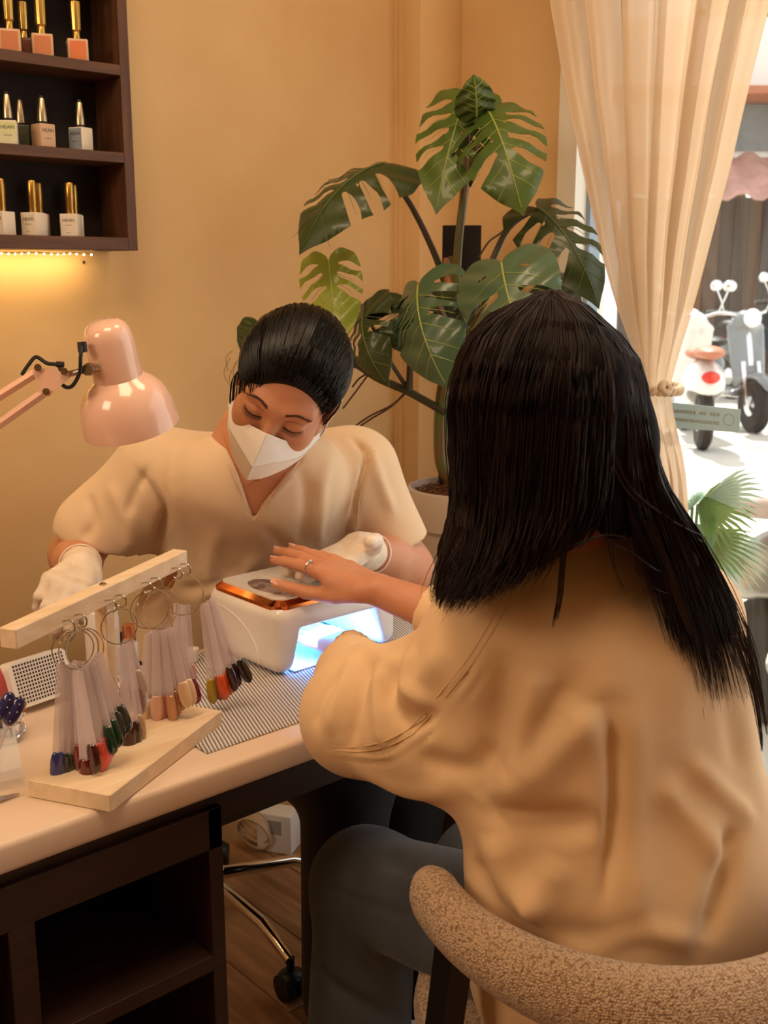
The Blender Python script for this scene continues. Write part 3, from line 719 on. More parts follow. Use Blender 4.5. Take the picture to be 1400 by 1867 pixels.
def desk_mat():
    z = DZ+.0005; cs = [at(372, 1350, z=DZ), at(880, 1215, z=DZ), at(700, 1085, z=DZ), at(330, 1205, z=DZ)]
    c0 = Vector((.70, 1.115, 0)); c1 = Vector((1.34, 1.445, 0)); n = 70; m_ = 36; V = []
    for j in range(m_+1):
        for i in range(n+1):
            x = c0.x+(c1.x-c0.x)*i/n; y = c0.y+(c1.y-c0.y)*j/m_
            e = max(0, 1-min(i, n-i, j, m_-j)/3)
            V.append((x+.003*noise.noise(Vector((x*9, y*9, 1))), y+.004*noise.noise(Vector((x*9, y*9, 5))), z+.0022+.0012*noise.noise(Vector((x*30, y*30, 0)))-.0012*e))
    N = (n+1)*(m_+1); V2 = [(v[0], v[1], z) for v in V]
    Fc = [(j*(n+1)+i, j*(n+1)+i+1, (j+1)*(n+1)+i+1, (j+1)*(n+1)+i) for j in range(m_) for i in range(n)]
    ring = [i for i in range(n+1)]+[(j*(n+1)+n) for j in range(1, m_+1)]+[m_*(n+1)+i for i in range(n-1, -1, -1)]+[j*(n+1) for j in range(m_-1, 0, -1)]
    F2 = [tuple(q+N for q in f[::-1]) for f in Fc]+[(ring[i], ring[i]+N, ring[(i+1) % len(ring)]+N, ring[(i+1) % len(ring)]) for i in range(len(ring))]
    o = mesh_obj('table_mat', V+V2, Fc+F2, kmat()); tag(o, 'grey and white striped knit mat under the nail lamp', 'mat')
desk_mat()

# ------------------------------------------------------------------ nail lamp
MZ = DZ+.0035
def rrect(x0, y0, x1, y1, r, n=6):
    P = []
    for cx, cy, a in ((x1-r, y1-r, 0), (x0+r, y1-r, 90), (x0+r, y0+r, 180), (x1-r, y0+r, 270)):
        for i in range(n+1): q = math.radians(a+90*i/n); P.append((cx+r*math.cos(q), cy+r*math.sin(q)))
    return P
LX0, LX1, LY0, LY1, LH = .921, 1.168, 1.262, 1.452, .106
def nail_lamp():
    wp = mat('glossy_white_shell', srgb(232, 226, 220), .22, noise_amt=.02, coat=.3)
    root = thing('nail_lamp', 'white curing lamp with copper rim glowing blue inside', 'nail lamp', ((LX0+LX1)/2, (LY0+LY1)/2, MZ))
    cx = (LX0+LX1)/2
    def sect(z, grow, r): return [(x, y, z) for x, y in rrect(LX0-grow, LY0-grow, LX1+grow, LY1+grow, r)]
    # shell as SDF: rounded block, tunnel with sloping sides open to the client
    g = SDF(); hx, hy = (LX1-LX0)/2, (LY1-LY0)/2
    g.box((cx, (LY0+LY1)/2, MZ+LH/2), (hx, hy, LH/2), rr=.02)
    def tunnel(X, Y, Z):
        z = Z-MZ; hw = .094-.26*np.maximum(z, 0)
        a = np.abs(X-cx)-hw; b = z-.068; c = Y-(LY1-.018); d_ = -(z+.03)
        return np.maximum(np.maximum(a*.95, b), np.maximum(c, d_))
    g.fn(tunnel, k=.006)
    def bottomcut(X, Y, Z): return Z-MZ-.0002
    g.fn(bottomcut, k=.002)
    V, Fc = g.mesh(.0028, 2); mesh_obj('shell', V, Fc, wp, root)
    # curved relief line on the left flank
    ar = []
    for i in range(20):
        t = i/19; q = math.pi/2*t; ar.append((LX0-.0004, LY1-.03-.115*math.sin(q), MZ+.012+.07*math.cos(q)))
    MB().tube(ar, .0011, 6).build('flank_line', wp, root)
    cop = mat('polished_copper', srgb(238, 140, 76), .12, metal=1, noise_amt=.45, noise_scale=18, stretch=(1, 1, .3))
    zt = MZ+LH
    def ring(nm, inset, r, z0, z1, m, inner):
        P = rrect(LX0+inset, LY0+inset, LX1-inset, LY1-inset, r, 8); Q = rrect(LX0+inner, LY0+inner, LX1-inner, LY1-inner, max(.004, r-(inner-inset)), 8); n = len(P)
        V = [(x, y, z0) for x, y in P]+[(x, y, z0+.0055) for x, y in P]+[(x, y, z1) for x, y in Q]+[(x, y, z0) for x, y in Q]
        Fc = []
        for i in range(n):
            j = (i+1) % n
            for a in range(4): b_ = (a+1) % 4; Fc.append((a*n+i, a*n+j, b_*n+j, b_*n+i))
        mesh_obj(nm, V, Fc, m, root, smooth=True, auto=30)
    ring('copper_rim', .006, .022, zt-.005, zt+.008, cop, .018)
    P = rrect(LX0+.016, LY0+.016, LX1-.016, LY1-.016, .016, 8)
    MB().ext(P, zt-.002, zt+.0095).build('top_plate', wp, root, auto=30)
    MB().box((LX0+.075, LY0+.02, zt+.0095), (LX1-.02, LY1-.02, zt+.0115), bev=.0015).build('raised_panel', wp, root)
    # oval control display
    disp = mat('dark_mirror_display', srgb(52, 42, 48), .12, col2=srgb(190, 170, 170), noise_scale=55, coat=1)
    ox, oy = LX0+.052, (LY0+LY1)/2-.012
    V = [(ox+.0265*math.cos(2*math.pi*i/40)*(1), oy+.05*math.sin(2*math.pi*i/40)) for i in range(40)]
    MB().ext(V, zt+.008, zt+.0103).build('display', disp, root, auto=30)
    # light inside
    em = mat('uv_led_panel', (.3, .75, 1, 1), .5, emit=(.10, .60, .95, 1), estr=2.6)
    MB().box((cx-.065, LY0+.03, MZ+.0655), (cx+.065, LY1-.03, MZ+.0668)).build('led_panel', em, root, smooth=False)
    MB().box((cx-.06, LY1-.0205, MZ+.012), (cx+.06, LY1-.0188, MZ+.058)).build('led_panel', em, root, smooth=False)
    base = mat('pale_reflector', srgb(225, 235, 240), .35, noise_amt=.02)
    MB().box((cx-.088, LY0+.004, MZ+.0002), (cx+.088, LY1-.02, MZ+.002)).build('base_plate', base, root, smooth=False)
    l = bpy.data.lights.new('uv_glow', 'AREA'); l.shape = 'RECTANGLE'; l.size = .12; l.size_y = .13; l.energy = .62; l.color = (.06, .55, .95)
    o = bpy.data.objects.new('uv_glow', l); C.objects.link(o); o.location = (cx, (LY0+LY1)/2, MZ+.064)
    l2 = bpy.data.lights.new('uv_glow_front', 'AREA'); l2.shape = 'RECTANGLE'; l2.size = .15; l2.size_y = .04; l2.energy = 1.0; l2.color = (.14, .22, 1)
    o = bpy.data.objects.new('uv_glow_front', l2); C.objects.link(o); o.location = (cx, LY0+.012, MZ+.05); o.rotation_euler = (math.radians(62), 0, 0)
nail_lamp()

# ------------------------------------------------------------------ swatch stand
pine = wood_mat('pale_beech', srgb(236, 214, 184), srgb(222, 194, 156), .5, 6, (1.2, 12, 12))
steel = mat('nickel_wire', srgb(190, 180, 170), .22, metal=1, noise_amt=.1)
SA = Vector((.534, 1.056, DZ)); SU = Vector((.885, .465, 0)).normalized(); SV = Vector((-SU.y, SU.x, 0))
SM = Matrix(((SU.x, SV.x, 0, SA.x), (SU.y, SV.y, 0, SA.y), (0, 0, 1, SA.z+.0005), (0, 0, 0, 1)))
BARM = None
def swatch_stand():
    global BARA, BARB
    root = thing('swatch_stand', 'pale wooden stand with a crossbar of hooks for nail swatches', 'stand', SA+SU*.12+SV*.05)
    MB().box((0, 0, 0), (.262, .112, .022), M=SM, bev=.0012, seg=1).build('base_board', pine, root, smooth=False)
    # crossbar found from its two picture ends
    a, b = at(45, 1128, fwd=1.145), at(325, 1042, fwd=1.46); zc = (a.z+b.z)/2
    BARA, BARB = at(12, 1132, fwd=1.13), at(330, 1042, fwd=1.475); zc = (BARA.z+BARB.z)/2
    BARA.z = BARB.z = zc
    d = (BARB-BARA).normalized(); s = Vector((-d.y, d.x, 0)); L = (BARB-BARA).length
    M = Matrix(((d.x, s.x, 0, BARA.x), (d.y, s.y, 0, BARA.y), (0, 0, 1, BARA.z), (0, 0, 0, 1)))
    MB().box((0, -.011, -.0115), (L, .011, .0115), M=M, bev=.0012, seg=1).build('crossbar', pine, root, smooth=False)
    t = (at(190, 1150, fwd=1.3)-BARA).dot(d)
    MB().box((t-.0095, -.0085, DZ+.0225-BARA.z), (t+.0095, .0085, -.0115), M=M, bev=.0012, seg=1).build('post', pine, root, smooth=False)
    MB().lathe([(.0045, 0), (.0045, .0015), (.002, .003)], 12, M @ Matrix.Translation((t+.0, 0, .0115))).build('screw_head', steel, root)
    hooks = []
    for px in (72, 96, 158, 180, 240, 262, 312, 334):
        tt = (at(px, 1100, fwd=1.15+px/330*.3)-BARA).dot(d)
        c = BARA+d*tt+s*-.011+Vector((0, 0, -.004))
        pts = [c, c-s*.006+Vector((0, 0, .001))]
        for i in range(13):
            q = math.radians(80-i*19); pts.append(c-s*(.0075+.0075*math.cos(q))+Vector((0, 0, -.0065+.0078*math.sin(q))))
        MB().tube(pts, .0011, 8).build('hook', steel, root); hooks.append(c-s*.010+Vector((0, 0, -.014)))
    return d, s, hooks
BD, BS, HK = swatch_stand()
clear = mat('milky_clear_plastic', srgb(235, 222, 228), .25, alpha=.42, noise_amt=.05)
def tipmat(c):
    k = 'tip%s' % (c,)
    return _cache.setdefault(k, mat('polish_%d_%d_%d' % c, srgb(*c), .15, coat=.8, noise_amt=.03))
def swatch_ring(hook, ringR, sticks, label, nrings=1, length=.128, spread=None, wid=.0155):
    "a wire ring of swatch sticks: each stick a clear stem with a painted tip"
    root = thing('swatch_ring', label, 'nail swatches', hook, 'swatch rings hanging from the stand')
    c = hook+Vector((0, 0, -ringR+.001))
    for i in range(nrings):
        off = (i-(nrings-1)/2)*.007
        nrm = (FH*-1+RGT*(.55+.2*i)+Vector((0, 0, .1*i))).normalized()
        MB().torus(c+RGT*off, nrm, ringR, .00085, 40, 6).build('ring', steel, root)
    for (top, tip, col, dep) in sticks:
        # top/tip in metres right/up from the hook, seen from the front
        a = hook+RGT*top[0]+Vector((0, 0, top[1]+.010))+FH*dep; b = hook+RGT*tip[0]+Vector((0, 0, tip[1]))+FH*(dep*1.4)
        ax = (b-a).normalized(); L = (b-a).length; tw = .9*math.sin(tip[0]*400+dep*900)
        sd = (RGT*math.cos(tw*.5)+FH*math.sin(tw*.5)); sd = (sd-ax*sd.dot(ax)).normalized(); nn = ax.cross(sd)
        def strip(s0, s1, prof, th, curve):
            V = []; n = len(prof)
            for t, w_ in prof:
                p = a+ax*(s0+(s1-s0)*t)
                for sgn, o_ in ((-1, 0), (-.5, curve), (0, curve*1.35), (.5, curve), (1, 0)): V.append(p+sd*w_*sgn+nn*(o_+th))
                for sgn, o_ in ((1, 0), (.5, curve), (0, curve*1.35), (-.5, curve), (-1, 0)): V.append(p+sd*w_*sgn+nn*o_)
            Fc = [(i*10+j, i*10+(j+1) % 10, (i+1)*10+(j+1) % 10, (i+1)*10+j) for i in range(n-1) for j in range(10)]+[tuple(range(10))[::-1], tuple(range((n-1)*10, n*10))]
            return V, Fc
        tl = .036
        V, Fc = strip(0, L-tl*.75, [(0, wid*.22), (.03, wid*.33), (.5, wid*.36), (.93, wid*.42), (1, wid*.5)], .0009, .0004)
        st = mesh_obj('swatch_stick', V, Fc, clear, root, smooth=False)
        V, Fc = strip(L-tl, L, [(0, wid*.30), (.1, wid*.46), (.3, wid*.55), (.7, wid*.55), (.88, wid*.44), (.96, wid*.28), (1, wid*.12)], .0013, .0022)
        mesh_obj('nail_tip', V, Fc, tipmat(col), st, smooth=True)
    return root
def swatches():
    S1 = 1/1640.
    NAVY, DG, OL, PU, BR, DR, MA, PK, CO, TE, GR, BG = (44, 50, 120), (24, 34, 24), (84, 84, 40), (58, 16, 28), (120, 40, 36), (96, 16, 18), (60, 8, 8), (228, 110, 118), (222, 80, 60), (22, 60, 50), (14, 58, 40), (12, 30, 26)
    h = (HK[0]+HK[1])/2
    o = lambda px, py, hx, hy, s: ((px-hx)*s, -(py-hy)*s)
    def grp(hx, hy, s, L): return [(o(a[0], a[1], hx, hy, s), o(b[0], b[1], hx, hy, s), c, d) for a, b, c, d in L]
    s = S1*1.0
    hx, hy = 92, 1130
    front = [((62, 1205), (42, 1425), NAVY, -.012), ((66, 1210), (53, 1432), DG, -.008), ((70, 1212), (60, 1435), OL, -.004), ((74, 1214), (67, 1437), PU, 0), ((78, 1216), (74, 1436), PU, .004),
             ((84, 1218), (86, 1415), BR, -.004), ((90, 1218), (100, 1440), DR, -.012), ((94, 1219), (106, 1436), DR, -.006), ((98, 1219), (122, 1405), MA, -.016), ((102, 1218), (127, 1412), CO, -.006),
             ((106, 1216), (133, 1405), PK, -.003), ((110, 1213), (138, 1395), PK, .002), ((114, 1210), (144, 1375), TE, .006), ((117, 1207), (150, 1378), GR, -.004), ((120, 1203), (158, 1368), GR, .0), ((122, 1199), (163, 1355), BG, .004), ((124, 1195), (172, 1345), BG, .008),
             ((80, 1214), (46, 1420), (40, 34, 60), .012), ((88, 1216), (80, 1432), (50, 14, 26), .012), ((96, 1216), (112, 1425), (150, 60, 50), .012)]
    swatch_ring(h, .0240, grp(hx, hy, s, front), 'bunch of swatches in navy, olive, dark red and green, leftmost on the stand', 3)
    h = (HK[2]+HK[3])/2; s = S1*1.05; hx, hy = 177, 1108
    swatch_ring(h, .0225, grp(hx, hy, s, [((182, 1190), (190, 1392), MA, -.01), ((186, 1191), (200, 1388), (40, 6, 6), -.005), ((190, 1190), (208, 1380), (190, 160, 130), .004), ((192, 1188), (212, 1290), (196, 180, 170), .01), ((186, 1188), (176, 1320), (150, 120, 116), .01), ((194, 1188), (206, 1330), (140, 110, 110), .008)]), 'narrow bunch of swatches with two dark maroon tips hanging in front of the post', 1)
    h = (HK[4]+HK[5])/2; s = S1*1.13; hx, hy = 258, 1085
    cols = [(226, 196, 166), (232, 214, 196), (60, 44, 34), (224, 204, 186), (214, 170, 150), (196, 120, 108), (140, 60, 40), (160, 84, 56), (196, 140, 104), (170, 112, 74), (206, 160, 124), (186, 140, 100), (220, 186, 150), (214, 180, 150), (110, 20, 60)]
    L = []
    for i, c in enumerate(cols):
        t = i/(len(cols)-1); L.append(((246+50*t, 1178-12*t), (226+106*t, 1354-44*t-8*math.sin(t*9)), c, -.010+.012*((i*5) % 4)/3))
    swatch_ring(h, .0255, grp(hx, hy, s, L), 'bunch of nude, pink and brown swatches, third along the stand', 3)
    h = (HK[6]+HK[7])/2; s = S1*1.22; hx, hy = 330, 1060
    swatch_ring(h, .0275, grp(hx, hy, s, [((365, 1122), (379, 1300), (168, 140, 40), -.008), ((368, 1121), (392, 1296), (140, 88, 30), -.004), ((371, 1120), (402, 1292), (214, 84, 40), -.008), ((374, 1118), (410, 1288), (222, 96, 48), 0), ((377, 1116), (420, 1278), (50, 12, 14), -.004), ((379, 1114), (425, 1274), (40, 10, 12), .003),
                ((381, 1112), (447, 1262), (18, 14, 16), -.003),
                ((312, 1128), (306, 1290), (206, 160, 124), .012), ((318, 1131), (315, 1296), (214, 180, 150), .014), ((324, 1132), (325, 1292), (96, 20, 52), .012), ((330, 1133), (332, 1285), (196, 140, 130), .016)]),
                'bunch with ochre, orange and maroon tips hanging nearest the nail lamp', 1, wid=.0135)
swatches()
# ------------------------------------------------------------------ monstera
def in_poly(P, poly):
    x, y = P[:, 0], P[:, 1]; c = np.zeros(len(P), bool); n = len(poly)
    for i in range(n):
        x0, y0 = poly[i]; x1, y1 = poly[(i+1) % n]
        if y0 == y1: continue
        m = ((y0 > y) != (y1 > y)) & (x < (x1-x0)*(y-y0)/(y1-y0)+x0); c ^= m
    return c
def leaf_2d(slits, holes, seed, narrow=1.0):
    rr = random.Random(seed)
    H = [(0, 0), (.05, -.09), (.2, -.17), (.36, -.13), (.47, .02), (.5, .22), (.46, .45), (.35, .67), (.2, .85), (.07, .96), (0, 1.03)]
    Hs = [Vector((a, b, 0)) for a, b in H]; curve = spline(Hs, 10)
    def side(sg):
        pts = [(c.x, c.y) for c in curve]; out = []; cuts = []
        for (ye, yi, xi, g) in slits:
            j = rr.uniform(-.02, .02); ye += j; yi += j*.5
            k = min(range(30, len(pts)), key=lambda q: abs(pts[q][1]-ye)); cuts.append((k, yi, xi+rr.uniform(-.02, .02), g))
        i = 0
        while i < len(pts):
            hit = next((c for c in cuts if i >= c[0]-3 and i <= c[0]+1), None)
            if hit:
                k, yi, xi, g = hit; a = Vector(pts[k-3]); b = Vector(pts[min(k+1, len(pts)-1)])
                I = Vector((xi, yi)); d = ((a+b)/2-I); dn = d.normalized(); pn = Vector((-dn.y, dn.x))
                if pn.dot(a-I) < 0: pn = -pn
                bow = .035
                for t in (0, .12, .3, .5, .7, .88): q = a.lerp(I+pn*g, t)+pn*bow*math.sin(math.pi*t)*.8; out.append((q.x, q.y))
                for s in (1.0, .5, 0, -.5, -1.0): q = I+pn*g*s-dn*g*math.sqrt(max(0, 1-s*s)); out.append((q.x, q.y))
                for t in (.12, .3, .5, .7, .88)[::-1]+(0,): q = b.lerp(I-pn*g, t)-pn*bow*math.sin(math.pi*t)*.1; out.append((q.x, q.y))
                i = k+2
            else: out.append(pts[i]); i += 1
        return [(x*sg, y) for x, y in out]
    R = side(1); Lf = side(-1)
    poly = R[:-1]+[R[-1]]+Lf[::-1][1:-1]
    hp = []
    for hx, hy, rx, ry, ang in holes:
        for sg in (1, -1):
            hp.append([(sg*(hx+rx*math.cos(q)*math.cos(ang)-ry*math.sin(q)*math.sin(ang)), hy+rx*math.cos(q)*math.sin(ang)+ry*math.sin(q)*math.cos(ang)) for q in [2*math.pi*i/10 for i in range(10)]])
    pts = [Vector(p) for p in poly]; edges = [(i, (i+1) % len(poly)) for i in range(len(poly))]
    for h in hp:
        k = len(pts); pts += [Vector(p) for p in h]; edges += [(k+i, k+(i+1) % len(h)) for i in range(len(h))]
    st = .045
    g = np.array([(x, y) for x in np.arange(-.5, .5, st) for y in np.arange(-.18, 1.02, st)]); g = g+np.random.RandomState(seed).uniform(-.008, .008, g.shape)
    g = g[in_poly(g, poly)]; pts += [Vector(p) for p in g]+[Vector((0, y)) for y in np.arange(.03, 1, .04)]
    v, e, f, *_ = delaunay_2d_cdt(pts, edges, [], 0, 1e-5)
    v = np.array([tuple(p) for p in v]); f = np.array([tuple(q) for q in f]); c = v[f].mean(axis=1)
    keep = in_poly(c, poly)
    for h in hp: keep &= ~in_poly(c, h)
    return v, f[keep]
SL = [(.14, .03, .17, .022), (.34, .17, .13, .026), (.52, .33, .11, .027), (.69, .50, .09, .024)]
def monstera():
    base = at(848, 885, fwd=2.33); cx, cy, rz = base.x, base.y, at(848, 886, fwd=2.33).z
    root = thing('monstera', 'tall potted monstera with split leaves in the corner by the curtain', 'plant', (cx, cy, rz-.44))
    potm = mat('warm_grey_pot', srgb(205, 190, 176), .5, noise_amt=.04); R = .125; k = .44
    T = Matrix.Translation((cx, cy, rz-k))
    MB().lathe([(.078, 0), (.082, .004), (.113, k-.085), (.119, k-.083), (.125, k-.004), (.123, k), (.118, k), (.116, k-.02), (.112, k-.05), (.0, k-.05)], 48, T).build('pot', potm, root)
    soil = mat('bark_chips', srgb(150, 96, 50), .9, col2=srgb(70, 40, 20), noise_scale=120, bump=1, bump_scale=160)
    g = MB().lathe([(.0, k-.04), (.114, k-.035), (.1135, k-.022), (.06, k-.012), (0, k-.008)], 40, T, cap=False); g.build('soil', soil, root)
    rg = random.Random(2); ch = MB()
    for i in range(700):
        a = rg.uniform(0, 6.28); r = .108*math.sqrt(rg.random()); c = Vector((cx+r*math.cos(a), cy+r*math.sin(a), rz-.014+rg.uniform(-.002, .006)))
        M = Matrix.Translation(c) @ Matrix.Rotation(rg.uniform(0, 6), 4, 'Z') @ Matrix.Rotation(rg.uniform(-.7, .7), 4, 'X')
        s = rg.uniform(.4, 1); ch.box((-.007*s, -.0022*s, -.001), (.007*s, .0022*s, .001), M=M)
    o = ch.build('bark_mulch', soil, root, smooth=False); o['kind'] = 'stuff'
    # wooden plant stand under the pot
    st = thing('plant_stand', 'low wooden stand holding the monstera pot', 'stand', (cx, cy, 0)); zt = rz-k
    wd = wood_mat('stand_wood', srgb(120, 84, 54), srgb(90, 60, 38))
    MB().lathe([(.0, zt-.025), (.13, zt-.025), (.132, zt-.001), (0, zt-.0008)], 32, Matrix.Translation((cx, cy, 0)), cap=False).build('stand_top', wd, st)
    for i in range(4):
        a = math.pi/4+i*math.pi/2; MB().tube([(cx+.085*math.cos(a), cy+.085*math.sin(a), zt-.026), (cx+.12*math.cos(a), cy+.12*math.sin(a), 0.0)], [.013, .010], 10).build('leg', wd, st)
    pole = mat('dark_coir_board', srgb(34, 24, 20), .8, noise_amt=.3, noise_scale=60, bump=.4, bump_scale=200)
    p0, p1 = at(842, 411, fwd=2.42), at(842, 900, fwd=2.42); hw = .041
    M = Matrix(((RGT.x, FH.x, 0, p0.x), (RGT.y, FH.y, 0, p0.y), (0, 0, 1, 0), (0, 0, 0, 1)))
    MB().box((-hw, -.012, rz-.06), (hw, .012, p0.z), M=M, bev=.002).box((-.004, -.014, rz-.03), (-.001, -.0115, p0.z-.01), M=M).build('support_board', pole, root, smooth=False)
    stem = mat('green_stem', srgb(84, 100, 48), .4, col2=srgb(120, 76, 40), noise_scale=14); stemd = mat('dark_petiole', srgb(52, 62, 36), .4, col2=srgb(70, 46, 30), noise_scale=20)
    root_m = mat('aerial_root', srgb(78, 44, 28), .7, noise_amt=.2); blush = mat('blush_sheath', srgb(196, 110, 62), .45, col2=srgb(120, 90, 50), noise_scale=30)
    MB().tube(spline([at(858, 900, fwd=2.33), at(812, 860, fwd=2.32), at(804, 790, fwd=2.32), at(812, 700, fwd=2.3), at(838, 640, fwd=2.28), at(832, 580, fwd=2.3), at(822, 530, fwd=2.32), at(828, 470, fwd=2.34)], 8),
              [.016]*40+[.014]*9+[.012]*8).build('stem', stem, root)
    MB().tube(spline([at(812, 470, fwd=2.3), at(820, 520, fwd=2.295), at(834, 575, fwd=2.285)], 6), [.004, .006, .008, .009, .009, .01, .011, .011, .01, .009, .008, .006, .004]).build('leaf_sheath', blush, root)
    def lm(nm, a, b, rough=.35): return mat(nm, srgb(*a), rough, col2=srgb(*b), noise_scale=5, transluc=.12, coat=.2, bump=.05, bump_scale=25)
    mid = lm('monstera_leaf', (86, 106, 36), (64, 88, 30), .42); dark = lm('monstera_leaf_dark', (56, 70, 26), (42, 56, 22), .42); lite = lm('monstera_leaf_young', (150, 156, 46), (112, 130, 34), .45); glos = lm('monstera_leaf_glossy', (84, 108, 80), (62, 88, 62), .33)
    vein = mat('pale_midrib', srgb(150, 160, 76), .5, noise_amt=.1); veind = mat('dull_midrib', srgb(84, 96, 50), .5, noise_amt=.1)
    H2 = [(.1, .18, .028, .012, .5), (.09, .36, .022, .009, .6)]
    #  base, tip, fwd base, fwd tip, width px, roll, fold, bow, droop, mat, slits, holes, petiole path
    L = [
        ((848, 182), (796, 384), 2.26, 2.16, 152, 16, .10, .03, .25, mid, SL, [H2[1]], [(828, 560, 2.3), (836, 440, 2.28), (850, 300, 2.27)], .008),
        ((869, 212), (864, 138), 2.20, 2.16, 78, 10, .25, .01, .2, mid, [], [], None, 0),
        ((862, 215), (857, 338), 2.30, 2.28, 90, 30, .1, .02, .2, mid, SL[1:3], [], None, 0),
        ((892, 205), (952, 386), 2.20, 2.08, 178, -10, .16, .045, .45, mid, SL, H2, [(836, 440, 2.3), (858, 300, 2.28)], .006),
        ((697, 298), (549, 456), 2.28, 2.14, 175, 48, .25, .05, .25, dark, SL[1:], [H2[1]], [(818, 540, 2.31), (795, 470, 2.31), (752, 380, 2.3)], .0062),
        ((599, 476), (618, 632), 2.25, 2.16, 122, 4, .08, .015, .15, lite, [SL[0], SL[1], SL[2]], [], [(735, 712, 2.3), (668, 672, 2.3), (640, 640, 2.3), (612, 560, 2.29)], .005),
        ((982, 380), (1090, 556), 2.22, 2.12, 150, -28, .18, .05, .35, dark, SL, [H2[0]], [(850, 600, 2.28), (905, 458, 2.26), (935, 408, 2.24)], .006),
        ((914, 480), (965, 665), 2.05, 1.98, 205, 6, .12, .06, .35, glos, SL[2:], [(.2, .10, .05, .018, .5)], [(840, 640, 2.2), (880, 560, 2.15)], .006),
        ((985, 500), (1030, 620), 2.2, 2.1, 130, -20, .12, .03, .3, dark, [SL[1]], [], None, 0),
        ((762, 520), (815, 705), 2.16, 2.06, 180, 26, .22, .05, .5, glos, SL[:3], [H2[0], H2[1]], [(835, 650, 2.25), (800, 560, 2.2)], .006),
        ((735, 540), (752, 650), 2.24, 2.2, 165, -10, .12, .04, .4, dark, [SL[0], SL[2]], H2, [(746, 712, 2.29), (748, 640, 2.28), (746, 590, 2.27)], .0062),
        ((806, 535), (840, 660), 2.28, 2.24, 110, 10, .15, .03, .3, dark, [SL[1]], [], None, 0),
        ((664, 562), (706, 700), 2.22, 2.14, 120, 40, .2, .04, .3, dark, [SL[1], SL[2]], [H2[1]], [(745, 712, 2.3), (700, 640, 2.26)], .004),
        ((470, 588), (486, 690), 2.22, 2.18, 90, 6, .1, .02, .2, dark, [], [], [(660, 668, 2.3), (560, 660, 2.28), (490, 640, 2.26)], .004),
    ]
    for i, (b, t, fb, ft, wpx, roll, fo, bow, droop, m, sl, ho, pet, pr) in enumerate(L):
        B, T_ = at(b[0], b[1], fwd=fb), at(t[0], t[1], fwd=ft); ax = (T_-B); Ln = ax.length; ax.normalize()
        face = (CAM-B).normalized(); N = (face-ax*face.dot(ax)).normalized(); N = Matrix.Rotation(math.radians(roll), 3, ax) @ N; Sd = ax.cross(N)
        W = wpx*fb/2000; v, f = leaf_2d(sl, ho, i+3); V = []; rr = random.Random(i)
        ph = rr.uniform(0, 6)
        for x, y in v:
            p = B+ax*(y*Ln)+Sd*(x*W*(1-.15*abs(x)))+N*(bow*4*y*(1-y)*(.7)-abs(x)*W*fo-droop*W*x*x*1.1+.004*math.sin(22*(y+abs(x)*.6)+ph)*min(1, abs(x)*5))
            V.append(p)
        V = np.array([tuple(q) for q in V]); nf = len(f)
        th = np.array(tuple(N))*.0012; n = len(V)
        # thickness: front and back skins joined along the rim
        ed = {}
        for q in f:
            for a_, b_ in ((q[0], q[1]), (q[1], q[2]), (q[2], q[0])): ed[(a_, b_)] = 1
        rim = [(a_, b_) for (a_, b_) in ed if (b_, a_) not in ed]
        F2 = [tuple(q) for q in f]+[(q[2]+n, q[1]+n, q[0]+n) for q in f]+[(b_, a_, a_+n, b_+n) for a_, b_ in rim]
        lf = mesh_obj('leaf', np.vstack([V, V-th]), F2, m, root, smooth=True, auto=50)
        mr = [B+ax*(y*Ln)+N*(bow*4*y*(1-y)*.7+.0006) for y in np.linspace(0, .97, 14)]
        mb = MB().tube(mr, [.0022-.0016*j/13 for j in range(14)], 6)
        for y in (.12, .26, .42, .58, .72):
            for sg in (1, -1):
                pts = []
                for j in range(6):
                    x = sg*.38*j/5*(1-.5*y); yy = y+.17*j/5
                    pts.append(B+ax*(yy*Ln)+Sd*(x*W*(1-.15*abs(x)))+N*(bow*4*yy*(1-yy)*.7-abs(x)*W*fo-droop*W*x*x*1.1+.0004+.004*math.sin(22*(yy+abs(x)*.6)+ph)*min(1, abs(x)*5)))
                mb.tube(pts, [.0008, .0008, .0007, .0006, .0005, .0003], 4)
        mb.build('vein', vein if m in (mid, lite, glos) else veind, lf if False else root)
        if pet:
            pts = spline([at(*q[:2], fwd=q[2]) for q in pet]+[B], 7); k_ = len(pts)
            MB().tube(pts, [pr*(1.25-.5*j/k_) for j in range(k_)], 8).build('petiole', stemd if m is dark else stem, root)
    # the creeping side branch and thin aerial roots
    MB().tube(spline([at(812, 752, fwd=2.3), at(770, 728, fwd=2.3), at(740, 712, fwd=2.3), at(690, 690, fwd=2.3), at(650, 664, fwd=2.3), at(600, 640, fwd=2.29)], 7), .0085).build('side_branch', stemd, root)
    for P in ([(740, 714), (715, 738), (672, 760), (630, 790)], [(742, 714), (712, 742), (676, 764), (632, 794)], [(672, 682), (650, 712), (625, 745)], [(672, 680), (655, 690), (642, 706)], [(945, 378), (918, 420), (892, 440), (872, 470)], [(800, 740), (802, 700), (800, 650)], [(806, 800), (802, 850), (800, 880)], [(790, 500), (808, 497), (812, 520)]):
        f_ = 2.32 if P[0][0] != 945 else 2.3
        MB().tube(spline([at(x, y, fwd=f_) for x, y in P], 6), .0022, 6).build('aerial_root', root_m, root)
monstera()

